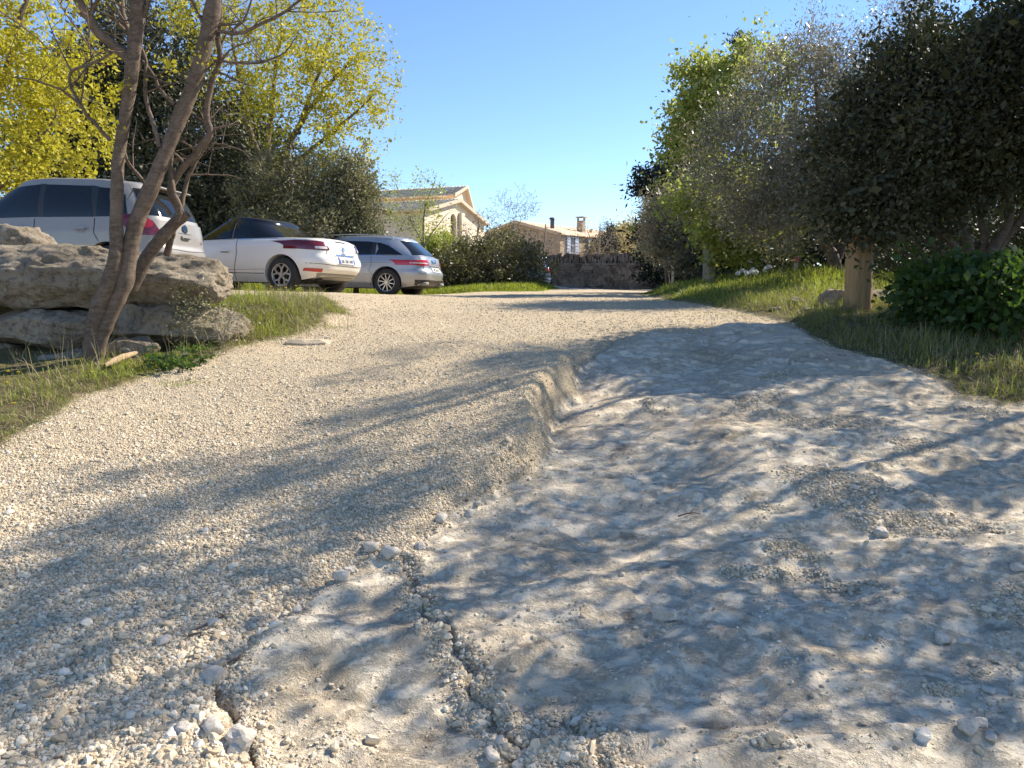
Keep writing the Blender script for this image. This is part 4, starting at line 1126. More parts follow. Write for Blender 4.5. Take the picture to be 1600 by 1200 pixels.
# ------------------------------------------------------------ plants close by
def blades(name, X, Y, H, W, mat, parent=None, lean=.35, base=(0, 0, 0), tint=None):
    n = len(X); Z = ground_h(X, Y) - .008
    a = RNG.uniform(0, 6.28, n); L = np.abs(RNG.normal(0, lean, n))
    dx, dy = np.cos(a) * L, np.sin(a) * L
    b = a + 1.57 + RNG.normal(0, .5, n)
    wx, wy = np.cos(b) * W * .5, np.sin(b) * W * .5
    P = []
    for t, ww in ((0, 1), (.45, .8), (.8, .45)):
        cx = X + dx * H * t ** 1.8; cy = Y + dy * H * t ** 1.8; cz = Z + H * t * (1 - .25 * t * np.minimum(L, 1.2))
        P.append(np.stack([cx - wx * ww, cy - wy * ww, cz], -1)); P.append(np.stack([cx + wx * ww, cy + wy * ww, cz], -1))
    tip = np.stack([X + dx * H, Y + dy * H, Z + H * (1 - .25 * np.minimum(L, 1.2))], -1)
    P.append(tip - .0003); P.append(tip + .0003)
    v = np.stack(P, 1).reshape(-1, 3) - np.array(base)
    o = np.arange(n)[:, None] * 8
    f = np.stack([o + np.array([[0, 1, 3, 2]]), o + np.array([[2, 3, 5, 4]]), o + np.array([[4, 5, 7, 6]])], 1).reshape(-1)
    me = npmesh(name, v, f, 4)
    t = RNG.random(n) if tint is None else tint
    fattr(me, 'tint', np.repeat(t, 8))
    return link(name, me, mat, parent, False)

def scatter_in(poly, n, xr, yr, clump=3.0, seed=1, thr=-.25, edge=0.0):
    X = RNG.uniform(*xr, n); Y = RNG.uniform(*yr, n)
    d, i, _ = polydist(X, Y, poly)
    g = np.where(i, d, -d) + .08 * fbm(X * 5, Y * 5, 0, 3, 5)
    c = fbm(X * clump, Y * clump, 0, 3, seed)
    k = (g > -edge) & (c > thr + RNG.random(n) * .35 - .1)
    return X[k], Y[k], c[k], g[k]

def grasses():
    # left verge in front of the wall
    X, Y, c, g = scatter_in(GRASS_L, 95000, (-4.6, -1.2), (3.6, 9.6), 3, 3, -.35, .04)
    wl = np.interp(X, [-12, -3.9, -2.4, -1.9, -1.2], [6.0, 5.95, 6.3, 6.6, 20])
    front = (Y < wl) & (g < np.interp(X, [-3.8, -2.6], [.62, .26]) + .15 * fbm(X * 3, Y * 3, 1, 2, 8)); mound = (X > -3.0) & (Y > 6.3) & (c > -.28)
    k = front | (mound & (RNG.random(len(X)) < .75)) | ((Y < wl + .1) & (g < 1.7) & (RNG.random(len(X)) < .16))
    X, Y, c, g, wlk = X[k], Y[k], c[k], g[k], wl[k]
    n = len(X)
    H = (.018 + .085 * RNG.random(n) ** 3.5) * (1 + 1.4 * np.maximum(c, 0)) * sstep(-.05, .25, g) + .012
    H = H * np.where(Y > 6.6, 1.5, 1) * np.where((g > .75) & (Y < wlk), .45, 1)
    dry = RNG.random(n) < .26 + .38 * (vn(X * 2.2, Y * 2.2, 0, 9) > .1)
    o = blades('verge_grass', X[~dry], Y[~dry], H[~dry], .006 * np.ones((~dry).sum()), M['lush'], lean=1.0); tag(o, 'green grass on the verge below the boulder wall and on the mound beside it', 'grass', kind='stuff')
    o = blades('dry_grass', X[dry], Y[dry], H[dry] * 1.15, .0045 * np.ones(dry.sum()), M['dry'], lean=1.3); tag(o, 'straw coloured dead grass mixed into the left verge and mound', 'grass', kind='stuff')
    # tall wisps
    m = 150
    X = RNG.uniform(-4.2, -1.5, m); Y = np.interp(X, [-4.3, -3.2, -2.3, -1.5], [5.3, 5.5, 6.3, 7.4]) + RNG.normal(0, .15, m)
    o = blades('tall_grass', X, Y, RNG.uniform(.18, .38, m), .004 * np.ones(m), M['dry'], lean=.5); tag(o, 'long thin pale grass blades standing up against the boulder wall', 'grass', kind='stuff')
    # right verge
    X, Y, c, g = scatter_in(GRASS_R, 90000, (2.1, 6.2), (3.0, 9.6), 3, 13, -.3, .06)
    n = len(X)
    H = (.025 + .10 * RNG.random(n) ** 3.5) * (1 + 1.2 * np.maximum(c, 0)) * sstep(-.05, .3, g) + .012
    dry = RNG.random(n) < .42
    o = blades('shaded_grass', X[~dry], Y[~dry], H[~dry], .006 * np.ones((~dry).sum()), M['grass'], lean=.95); tag(o, 'shaded green grass at the foot of the right hand bushes', 'grass', kind='stuff')
    o = blades('dry_stalks', X[dry], Y[dry], H[dry] * 1.2, .0045 * np.ones(dry.sum()), M['dry'], lean=.9); tag(o, 'dry pale stalks mixed into the shaded right verge', 'grass', kind='stuff')
    # right bank further
    X, Y, c, g = scatter_in(GRASS_R, 80000, (2.1, 8.5), (9.0, 22), 1.5, 23, -.5, .1)
    n = len(X)
    H = (.04 + .09 * RNG.random(n) ** 2) * (1 + 1.0 * np.maximum(c, 0)) * sstep(-.05, .5, g) + .015
    o = blades('bank_grass', X, Y, H, .012 * np.ones(n), M['grass'], lean=.5); tag(o, 'bright green grass on the sunlit bank under the right hand trees', 'grass', kind='stuff')
    # island
    X, Y, c, g = scatter_in(GRASS_H, 70000, (-9, 1.6), (19.3, 26), 1.5, 33, -.6, .1)
    n = len(X)
    o = blades('island_grass', X, Y, (.10 + .12 * RNG.random(n)) * sstep(-.1, .5, g) + .03, .02 * np.ones(n), M['lush'], lean=.4); tag(o, 'fresh green grass around the foot of the wide bush', 'grass', kind='stuff')
    # scruffy weeds on the drive edge
    X, Y = [], []
    for a, b, n, s in ((280, 600, 260, .10), (230, 585, 300, .08), (60, 715, 60, .1), (250, 655, 30, .05), (1100, 489, 120, .2), (1160, 492, 160, .15), (520, 512, 160, .08)):
        x, y = gp(a, b); X.append(x + RNG.normal(0, s, n)); Y.append(y + RNG.normal(0, s * .6, n))
    X = np.concatenate(X); Y = np.concatenate(Y)
    o = blades('sparse_weeds', X, Y, RNG.uniform(.01, .035, len(X)), .005 * np.ones(len(X)), M['grass'], lean=.9); tag(o, 'tiny sparse weeds sprouting along the edges of the gravel', 'weeds', kind='stuff')
grasses()

def dandelion(px, py, hgt, label, grp, r=.016, xy=None, tulip=False):
    x, y = xy if xy else gp(px, py)
    z = gz(x, y)
    root = empty('yellow_flower', (x, y, z)); tag(root, label, 'flower', grp)
    lx, ly = random.uniform(-.03, .03), random.uniform(-.03, .03)
    T = Tubes(); T.add([(0, 0, -.01), (lx * .3, ly * .3, hgt * .5), (lx, ly, hgt)], [.0022, .0018, .0016], 5, cap=False)
    s = T.build('stem', M['stem'], root)
    n = 46
    a = RNG.uniform(0, 6.28, n); el = RNG.uniform(.05, 1.2, n)
    D = np.stack([np.cos(a) * np.cos(el), np.sin(a) * np.cos(el), np.sin(el) * .6], -1)
    W = np.stack([-np.sin(a), np.cos(a), 0 * a], -1) * r * .2
    C = np.array([lx, ly, hgt])
    v = np.stack([C + 0 * D, C + D * r * .7 + W, C + D * r, C + D * r * .7 - W], 1).reshape(-1, 3)
    me = npmesh('flower_head', v, np.arange(4 * n), 4); fattr(me, 'tint', RNG.random(4 * n))
    link('flower_head', me, M['petal'], root)

FL = [(8, 604, .09, 'uppermost yellow dandelion at the left edge in front of the dark wall foot'), (35, 606, .10, 'dandelion right of the uppermost one at the left edge'), (14, 616, .07, 'dandelion just below the pair at the left edge'),
      (19, 648, .05, 'single dandelion low in the green verge at the left edge'), (150, 596, .04, 'small dandelion beside the trunk base')]
for a, b, h, lab in FL: dandelion(a, b, h, lab, 'dandelions in the left verge')
ORDN = ['first', 'second', 'third', 'fourth', 'fifth', 'sixth', 'seventh', 'eighth', 'ninth', 'tenth', 'eleventh', 'twelfth', 'thirteenth', 'fourteenth', 'fifteenth', 'sixteenth']
FM = [(420, 448), (431, 453), (443, 450), (453, 456), (445, 461), (439, 447), (466, 452), (459, 447), (396, 449), (386, 453), (350, 452), (425, 456), (508, 462), (500, 466), (470, 458), (371, 455)]
for i, (a, b) in enumerate(FM):
    p = at(a, b, 8.1 + .25 * math.sin(i * 2.1)); x, y = p.x, p.y; z = gz(x, y)
    dandelion(0, 0, max(.08, p.z - z), 'yellow flower standing tall on the grassy mound, ' + ORDN[sorted(range(len(FM)), key=lambda j: FM[j]).index(i)] + ' counted from the left', 'yellow flowers on the mound', .019, (x, y))
for a, b, lab in ((1590, 588, 'dandelion in the shaded verge at the right edge'), (1522, 570, 'dandelion in the shaded verge left of the one at the right edge')):
    dandelion(a, b, .07, lab, 'dandelions in the right verge', .02)
WF = [(1153, 431), (1160, 423), (1166, 428), (1166, 436), (1175, 424), (1176, 430), (1174, 435), (1181, 438), (1199, 421), (1202, 428), (1195, 434)]
for i, (a, b) in enumerate(WF):
    p = at(a, b, 12.4 + .2 * math.sin(i * 1.7)); x, y = p.x, p.y; z = gz(x, y)
    root = empty('white_flower', (x, y, z)); tag(root, 'round white flower in the clump on the shaded bank, ' + ORDN[sorted(range(len(WF)), key=lambda j: WF[j]).index(i)] + ' from the left', 'flower', 'white flowers on the bank')
    h = max(.15, p.z - z)
    T = Tubes(); T.add([(0, 0, -.02), (.01, 0, h * .5), (0, 0, h)], [.006, .005, .004], 5, cap=False); T.build('stem', M['stem'], root)
    n = 40; D = RNG.normal(0, 1, (n, 3)); D /= np.linalg.norm(D, axis=1)[:, None]
    leaves_mesh('flower_head', D * .012 + np.array([0, 0, h]), .032, .8, 0, M['white'], root, dirs=D * 2, sizevar=.2)

def broad_bush(px, py, Y, rx, ry, n, label, seed):
    c = at(px, py, Y); b = gbase(c.x, Y)
    tree('broadleaf_bush', label, 'bush', b, [(c.x, Y, c.z, rx, .5, ry, 1), (c.x - rx * .5, Y - .1, c.z - .05, rx * .5, .4, ry * .8, 1), (c.x + rx * .5, Y - .15, c.z, rx * .5, .4, ry * .9, 1)],
         [([b, (c.x, Y, c.z)], .012, .006), ([b, (c.x - rx * .5, Y, c.z)], .01, .005), ([b, (c.x + rx * .5, Y, c.z)], .01, .005)], 'broad', 'bark_dark', int(n * 1.3), 12, .15, .072, .6, .15, .7, 'broad leaved bushes on the right', None, .004, seed, aniso=.8, updir=.2, sizevar=.22, leafname='foliage', trunkname='stems')
broad_bush(1482, 452, 6.9, .44, .24, 210, 'glossy broad leaved green bush just right of the wooden post', 81)
broad_bush(1570, 462, 6.5, .50, .28, 230, 'glossy broad leaved green bush cut by the right edge', 82)
# small weedy shrub growing over the end of the middle slab
b = gbase(-2.45, 6.3)
tree('weedy_shrub', 'small weedy shrub leaning over the end of the middle boulder beside the grassy mound', 'shrub', b,
     [blob(330, 505, 6.3, 55, 40, .2), blob(370, 490, 6.4, 40, 30, .2), blob(300, 480, 6.3, 25, 30, .15)], [(limb(b, [(340, 520), (330, 480)], 6.3, 6.3), .006, .003), (limb(b, [(350, 520), (375, 470)], 6.3, 6.3), .006, .003)],
     'greygreen', 'bark_pale', 150, 12, .10, .022, .4, 0, .4, None, None, .0022, 83)
b = gbase(xb(195, 5.45), 5.45)
tree('leafy_weed', 'low leafy weed with fresh green leaves in the verge right of the trunk base', 'weed', gbase(*gp(285, 572)),
     [(gp(265, 578)[0], gp(265, 578)[1], gz(*gp(265, 578)) + .04, .16, .10, .03, 1), (gp(295, 568)[0], gp(295, 568)[1], gz(*gp(295, 568)) + .05, .14, .08, .04, 1)],
     [([gbase(*gp(285, 572)), tuple(Vector(gbase(*gp(285, 572))) + Vector((0, 0, .08)))], .004, .002)], 'broad', 'bark_pale', 60, 7, .05, .035, .7, 0, .4, None, None, .002, 84)

# twigs on the gravel
for pts, lab in (([(300, 1000), (330, 985), (350, 975), (338, 968)], 'dark forked twig lying in the lower left gravel'), ([(295, 1007), (320, 1003), (352, 1006)], 'thin dark twig lying just below the forked one'),
                 ([(355, 1046), (368, 1043), (380, 1044)], 'short twig at the left edge of the centre slab'), ([(1060, 800), (1080, 797), (1095, 799)], 'tiny twig on bare rock in the middle')):
    P = []
    for a, b in pts:
        x, y = gp(a, b); P.append((x, y, gz(x, y) + .012))
    T = Tubes(); T.add(spline(P, 12), np.linspace(.004, .0015, 12), 6)
    q = spline(P, 12)
    T.add([q[5], q[5] + np.array([.02, .02, .012]), q[5] + np.array([.05, .03, .008])], [.0025, .002, .001], 5)
    tag(T.build('twig', M['bark_dark']), lab, 'twig')
x, y = gp(190, 575)
T = Tubes(); P = [(gp(165, 588)[0], gp(165, 588)[1], gz(*gp(165, 588)) + .05), (gp(190, 578)[0], gp(190, 578)[1], gz(*gp(190, 578)) + .07), (gp(215, 566)[0], gp(215, 566)[1], gz(*gp(215, 566)) + .06)]
T.add(spline(P, 10), np.array([.012, .02, .024, .026, .024, .027, .023, .02, .018, .01]), 9, .3)
tag(T.build('broken_branch', simple('dead_wood', (.36, .26, .155), .9, 0, .25, 30)), 'short pale broken branch lying in the verge right of the trunk base', 'branch')

# ------------------------------------------------------------ posts
def wooden_post():
    Y = 8.0; a = at(1340, 492, Y); z0 = gz(a.x, Y); top = at(1341, 362, Y).z
    root = empty('wooden_post', (a.x, Y, z0)); tag(root, 'thick round brown wooden post with a long crack, standing under the dark oak', 'post')
    r = 40 / 2 / FPX * Y
    n = 48; rows = 26; h = top - z0 + .1
    v = []; f = []
    lean = .032
    for i in range(rows + 1):
        t = i / rows; z = -.1 + (h) * t
        for k in range(n):
            an = 2 * math.pi * k / n
            rr = r * (1 + .012 * math.sin(an * 3 + t * 2) + .006 * math.sin(an * 11))
            da = (an - math.radians(252) + math.pi) % (2 * math.pi) - math.pi
            rr -= r * .16 * math.exp(-(da / .05) ** 2)
            if t > .97: rr *= .965
            v.append((math.cos(an) * rr - lean * z, math.sin(an) * rr, z))
    for i in range(rows):
        for k in range(n):
            f.append([i * n + k, i * n + (k + 1) % n, (i + 1) * n + (k + 1) % n, (i + 1) * n + k])
    v.append((-lean * (h - .1), 0, h - .1)); c = len(v) - 1
    me = bpy.data.meshes.new('shaft')
    me.from_pydata(v, [], f + [[rows * n + k, rows * n + (k + 1) % n, c] for k in range(n)])
    t = NT('post_wood'); P = t.obj()
    mp = t.new('ShaderNodeMapping'); mp.inputs['Scale'].default_value = (1, 1, .05); t.l(P, mp.inputs[0])
    n1 = t.noise(mp.outputs[0], 55, 6, .7); n2 = t.noise(P, 4, 4)
    col = t.mix(t.mr(n1, .35, .68), (.37, .25, .12), (.21, .135, .065)); col = t.mix(t.mr(n2, .5, .7, 0, .4), col, (.30, .21, .13))
    m = t.done(col, .7, t.bump(n1, .5, .004), .35)
    link('shaft', me, m, root, True)
wooden_post()

def thin_post(px, pyt, pyb, Y, w, label, mat, redtop=False):
    a = at(px, pyb, Y); z0 = gz(a.x, Y); top = at(px, pyt, Y).z
    root = empty('marker_stake' if redtop else 'thin_post', (a.x, Y, z0)); tag(root, label, 'stake' if redtop else 'post')
    bm = bmesh.new(); h = top - z0
    bx(bm, (0, 0, h / 2 - .1), (w, w, h + .2))
    bmesh.ops.bevel(bm, geom=bm.edges[:], offset=w * .15, segments=2, affect='EDGES')
    bmlink('shaft', bm, mat, root)
    bm = bmesh.new()
    if redtop:
        bmesh.ops.create_cone(bm, cap_ends=True, segments=16, radius1=w * 1.1, radius2=w * .9, depth=h * .42, matrix=Matrix.Translation((0, 0, h * .82)))
        bmlink('red_sleeve', bm, simple('red_plastic', (.50, .09, .05), .5, 0, .2, 20), root, True)
    else:
        bx(bm, (0, 0, h + .012), (w * 1.2, w * 1.2, .02)); bmlink('cap', bm, mat, root)
thin_post(1051, 417, 442, 19, .055, 'thin pale post standing in front of the right end of the dry stone wall', simple('pale_paint', (.5, .48, .44), .6, 0, .1, 10))
thin_post(1243, 402, 428, 12.6, .05, 'small white stake with a red top on the bank beside the olive trunk', simple('white_paint_old', (.55, .52, .48), .6, 0, .1, 10), True)

# ------------------------------------------------------------ houses and walls
def render_mat(name, a, b):
    t = NT(name); P = t.coord()
    n = t.noise(P, .8, 6, .65); n2 = t.noise(P, 9, 5, .7)
    c = t.mix(t.mr(n, .35, .65), a, b); c = t.mix(t.mr(n2, .5, .75, 0, .3), c, tuple(x * .7 for x in a))
    return t.done(c, .9, t.bump(n2, .4, .02), .2)

def rubble_mat(name, a, b, mortar, sc=3.2):
    t = NT(name); P = t.coord()
    mp = t.new('ShaderNodeMapping'); mp.inputs['Scale'].default_value = (1, 1, 2.3); t.l(P, mp.inputs[0])
    v = t.voro(mp.outputs[0], sc); e = t.voro(mp.outputs[0], sc, 'DISTANCE_TO_EDGE')
    s = t.new('ShaderNodeSeparateColor'); t.l(v.outputs['Color'], s.inputs[0])
    c = t.mix(s.outputs[0], a, b)
    c = t.mix(t.mr(e.outputs['Distance'], .03, .08, 1, 0), c, mortar)
    c = t.mix(t.mr(t.noise(P, 12, 4, .7), .5, .7, 0, .5), c, tuple(x * .6 for x in a))
    return t.done(c, .92, t.bump(t.mr(e.outputs['Distance'], 0, .12), .8, .05), .15)

MCREAM = render_mat('cream_render', (.62, .52, .39), (.70, .60, .46))
MRUB = rubble_mat('stone_rubble', (.34, .265, .19), (.52, .425, .315), (.40, .34, .26))
t = NT('roof_tile'); P = t.coord()
v = t.voro(P, 3.3); s = t.new('ShaderNodeSeparateColor'); t.l(v.outputs['Color'], s.inputs[0])
MTILE = t.done(t.ramp(s.outputs[0], [(0, (.52, .33, .20)), (.35, (.74, .53, .36)), (.7, (.82, .64, .46)), (1, (.84, .72, .56))]), .85, t.bump(t.noise(P, 20, 4), .3, .02), .2)
MGLASS_H = simple('window_dark', (.05, .05, .05), .1)
MSHUT = simple('shutter_blue', (.42, .50, .62), .5, 0, .08, 6)
MSTONE = simple('dressed_stone', (.50, .42, .31), .85, 0, .15, 5)

def roof_sheet(p0, pu, pv, pitch_tile=.24, step=.38, name='roof', parent=None, base=(0, 0, 0)):
    """corrugated tile sheet: p0 eave corner, pu along the eave, pv up the slope"""
    p0, pu, pv = Vector(p0), Vector(pu), Vector(pv)
    lu, lv = pu.length, pv.length; nrm = pu.cross(pv).normalized()
    if nrm.z < 0: nrm = -nrm
    nu = int(lu / pitch_tile) * 8; nv = max(2, int(lv / step))
    u = np.linspace(0, 1, nu + 1); us = u * lu / pitch_tile * 2 * np.pi
    V = []; F = []
    hgt = np.abs(np.sin(us / 2)) ** .8 * .055
    rows = []
    for j in range(nv):
        rows += [(j / nv, .025), ((j + 1) / nv - 1e-3, .0)]
    rows = [(0, -.12)] + rows
    jit = RNG.normal(0, .008, (len(rows), nu // 8 + 2))
    b = np.array(base)
    for ri, (tv, off) in enumerate(rows):
        q = np.array(p0)[None] + u[:, None] * np.array(pu)[None] + tv * np.array(pv)[None] + np.array(nrm)[None] * ((hgt + off + jit[ri // 2][(np.arange(nu + 1) // 8)])[:, None])
        V.append(q - b)
    m = nu + 1
    idx = np.arange(len(rows) * m).reshape(len(rows), m)
    q = np.stack([idx[:-1, :-1], idx[:-1, 1:], idx[1:, 1:], idx[1:, :-1]], -1).reshape(-1)
    me = npmesh(name, np.concatenate(V), q, 4)
    return link(name, me, MTILE, parent, False)

def gable_block(root, C, du, dv, wu, wv, zb, ze0, ze1, za, base, wallmat, apex_f=.5, over=.25, holes=()):
    """C corner; du along the gable wall (width wu), dv along the ridge; eave heights ze0 (at C) / ze1, apex za at apex_f"""
    C, du, dv = Vector(C), Vector(du), Vector(dv)
    b = Vector(base)
    P = lambda s, t, z: Vector((C.x + du.x * s + dv.x * t, C.y + du.y * s + dv.y * t, z)) - b
    bm = bmesh.new()
    def face(pts): bm.faces.new([bm.verts.new(p) for p in pts])
    am = wu * apex_f
    if holes:
        s0, s1, z0, z1 = holes[0]
        zr = z1 + (s1 - s0) * .5
        # gable split around the arched opening
        arc = [(s0 + (s1 - s0) * (.5 - .5 * math.cos(a)), z1 + (s1 - s0) * .5 * math.sin(a)) for a in np.linspace(0, math.pi, 9)]
        topz = lambda s: ze0 + (za - ze0) * s / am if s <= am else za + (ze1 - za) * (s - am) / (wu - am)
        face([P(0, 0, zb), P(s0, 0, zb), P(s0, 0, topz(s0)), P(0, 0, ze0)])
        r = [P(s1, 0, zb), P(wu, 0, zb), P(wu, 0, ze1)] + ([P(am, 0, za)] if am > s1 + .01 else []) + [P(s1, 0, topz(s1))]
        face(r)
        face([P(s0, 0, zb), P(s1, 0, zb), P(s1, 0, z0), P(s0, 0, z0)])
        face([P(a, 0, z) for a, z in arc] + [P(s1, 0, topz(s1))] + ([P(am, 0, za)] if s0 < am < s1 else []) + [P(s0, 0, topz(s0))])
        rv = [(s0, z0), (s1, z0)] + [(a, z) for a, z in reversed(arc)]
        for i in range(len(rv)):
            a, c = rv[i], rv[(i + 1) % len(rv)]
            face([P(a[0], 0, a[1]), P(c[0], 0, c[1]), P(c[0], .28, c[1]), P(a[0], .28, a[1])])
    else:
        face([P(0, 0, zb), P(wu, 0, zb), P(wu, 0, ze1), P(am, 0, za), P(0, 0, ze0)])
    face([P(0, wv, zb), P(0, wv, ze0), P(am, wv, za), P(wu, wv, ze1), P(wu, wv, zb)])
    face([P(0, 0, zb), P(0, 0, ze0), P(0, wv, ze0), P(0, wv, zb)])
    face([P(wu, 0, zb), P(wu, wv, zb), P(wu, wv, ze1), P(wu, 0, ze1)])
    bmesh.ops.remove_doubles(bm, verts=bm.verts, dist=1e-4)
    bmlink('wall', bm, wallmat, root)
    if holes:
        s0, s1, z0, z1 = holes[0]
        bm = bmesh.new()
        arc = [P(s0 + (s1 - s0) * (.5 - .5 * math.cos(a)), .25, z1 + (s1 - s0) * .5 * math.sin(a)) for a in np.linspace(math.pi, 0, 9)]
        bm.faces.new([bm.verts.new(p) for p in [P(s0, .25, z0), P(s1, .25, z0)] + arc])
        wo = bmlink('window', bm, MGLASS_H, root)
        bm = bmesh.new()
        rot = Matrix.Rotation(math.atan2(du.y, du.x), 4, 'Z')
        bx(bm, P((s0 + s1) / 2, .2, (z0 + z1) / 2 + .2), (.06, .06, z1 - z0 + .6), rot)
        for z in (z0 + .6, z0 + 1.3, z0 + 1.9): bx(bm, P((s0 + s1) / 2, .2, z), (s1 - s0, .05, .05), rot)
        bmlink('frame', bm, MSTONE, wo)
    # roof sheets with overhang
    def sheet(sa, za_, sb, zb_):
        k = over / math.hypot(sb - sa, zb_ - za_)
        sa2, za2 = sa - (sb - sa) * k, za_ - (zb_ - za_) * k
        p0 = P(sa2, -over, za2 + .06); p1 = P(sa2, wv + over, za2 + .06); p2 = P(sb, -over, zb_ + .06)
        return roof_sheet(p0, p1 - p0, p2 - p0, parent=root)
    sheet(0, ze0, am, za); sheet(wu, ze1, am, za)
    # verge band along the rakes
    bm = bmesh.new()
    for sa, z0_, sb, z1_ in ((0, ze0, am, za), (am, za, wu, ze1)):
        q = [P(sa, -over, z0_ - .1), P(sb, -over, z1_ - .1), P(sb, -over, z1_ + .12), P(sa, -over, z0_ + .12)]
        q2 = [P(sa, 0, z0_ - .1), P(sb, 0, z1_ - .1), P(sb, 0, z1_ + .03), P(sa, 0, z0_ + .03)]
        vs = [bm.verts.new(p) for p in q + q2]
        for f in ((0, 1, 2, 3), (0, 4, 5, 1), (3, 2, 6, 7), (4, 7, 6, 5), (0, 3, 7, 4), (1, 5, 6, 2)): bm.faces.new([vs[i] for i in f])
    bmlink('eave_band', bm, MSTONE, root)
    return P

def cream_house():
    c = at(663, 328, 42); z0 = gz(c.x, 42) - .5
    du = Vector((.351, .936, 0)); dv = Vector((-.936, .351, 0))
    root = empty('cream_house', (c.x, 42, z0)); tag(root, 'cream rendered house with two tiled roofs and a tall arched window behind the parked cars', 'house')
    ze0 = c.z; ze1 = at(754, 350, 50).z; za = at(709, 312, 45.6).z
    P = gable_block(root, (c.x, 42, 0), du, dv, 8.6, 14, z0, ze0, ze1, za, (c.x, 42, z0), MCREAM, .5, .3, [(3.35, 4.2, 3.4, 5.5)])
    # stone surround pilaster right of the window
    bm = bmesh.new(); rot = Matrix.Rotation(math.atan2(du.y, du.x), 4, 'Z')
    bx(bm, P(4.75, -.12, 3.6), (.45, .2, 4.9), rot); bmlink('pilaster', bm, MCREAM, root)
    # taller rear block
    c2 = (c.x + du.x * 5.2 - .2, 42 + du.y * 5.2, 0)
    D = 49.5
    zr = at(724, 293, 51).z
    q = Vector((xb(707, 49), 49, 0))
    gable_block(root, q, du, dv, 3.1, 18, z0, zr - .75, zr - 1.5, zr, (c.x, 42, z0), MCREAM, .66, .3)
cream_house()

def stone_house():
    C = (xb(874, 55), 55, 0); z0 = gz(C[0], 55) - .5
    du = Vector((-.80, .60, 0)); dv = Vector((.60, .80, 0))
    root = empty('stone_house', (C[0], 55, z0)); tag(root, 'rubble stone house with pale blue shutters beyond the dry stone wall', 'house')
    ze = at(874, 365, 55).z; za = at(819, 347, 57.5).z
    P = gable_block(root, C, du, dv, 8, 14, z0, ze, ze, za, (C[0], 55, z0), MRUB, .5, .25)
    rot = Matrix.Rotation(math.atan2(dv.y, dv.x), 4, 'Z')
    zc = at(888, 383, 56).z
    for s, hh in ((1.6, 1.15), (4.6, 1.15)):
        bm = bmesh.new(); bx(bm, P(-.03, s, zc), (.62, .08, hh), rot); wd = bmlink('window', bm, MGLASS_H, root)
        bm = bmesh.new()
        for dx in (-.31, 0, .31): bx(bm, P(-.08, s + dx, zc), (.05, .04, hh), rot)
        for dz in (-hh / 2, 0, hh / 2): bx(bm, P(-.08, s, zc + dz), (.62, .03, .05), rot)
        bmlink('frame', bm, MSHUT, wd)
        for sg in (-.58, .58):
            bm = bmesh.new(); bx(bm, P(-.07, s + sg, zc), (.42, .06, hh + .08), rot)
            for k in range(5): bx(bm, P(-.11, s + sg, zc - hh * .4 + k * hh * .2), (.36, .03, .05), rot)
            bmlink('shutter', bm, MSHUT, root)
    bm = bmesh.new(); p = at(863, 352, 57) - Vector((C[0], 55, z0))
    bmesh.ops.create_cone(bm, cap_ends=True, segments=12, radius1=.16, radius2=.16, depth=1.0, matrix=Matrix.Translation(p))
    bmesh.ops.create_cone(bm, cap_ends=True, segments=12, radius1=.26, radius2=.2, depth=.14, matrix=Matrix.Translation(p + Vector((0, 0, .5))))
    bmlink('flue_pipe', bm, simple('flue_metal', (.08, .08, .09), .5, .6), root)
    bm = bmesh.new(); p = at(908, 358, 60) - Vector((C[0], 55, z0))
    bx(bm, p + Vector((0, 0, .1)), (.5, .5, 1.1), rot)
    for a in (-.25, .25):
        for c in (-.25, .25): bx(bm, p + Vector((a, c, .75)), (.1, .1, .25), rot)
    bx(bm, p + Vector((0, 0, .92)), (.66, .66, .08), rot)
    bmlink('chimney', bm, MRUB, root)
stone_house()

def dry_wall(A, B, z0, h, thick, name, label, seed, lit=False, coping=True):
    A, B = Vector(A), Vector(B); d = (B - A); L = d.length; d.normalize(); nrm = Vector((d.y, -d.x, 0))
    rot = Matrix.Rotation(math.atan2(d.y, d.x), 4, 'Z')
    root = empty(name, (A.x, A.y, z0)); tag(root, label, 'wall')
    bm = bmesh.new()
    rnd = random.Random(seed)
    z = -.1
    bx(bm, d * L / 2 + Vector((0, 0, h * .48)), (L - .1, thick * .7, h * .94), rot)
    while z < h:
        ch = rnd.uniform(.07, .15); s = 0
        while s < L:
            w_ = rnd.uniform(.15, .55)
            for side in (1, -1):
                p = d * (s + w_ / 2) + nrm * side * (thick / 2 + rnd.uniform(-.03, .02)) + Vector((0, 0, z + ch / 2))
                bx(bm, p, (w_ - .015, .16, ch - .012), rot @ Matrix.Rotation(rnd.uniform(-.04, .04), 4, 'Y'), .008)
            s += w_
        z += ch
    bmlink('stonework', bm, MDRY, root)
    if coping:
        bm = bmesh.new(); s = 0
        while s < L:
            w_ = rnd.uniform(.07, .15); hh = rnd.uniform(.30, .56)
            bx(bm, d * (s + w_ / 2) + Vector((0, 0, z + hh / 2 - .04)), (w_ * .8, thick * rnd.uniform(.9, 1.25), hh), rot @ Matrix.Rotation(rnd.uniform(-.22, .22), 4, 'Y'), .03)
            s += w_
        bmlink('coping', bm, MDRY, root)
    return root

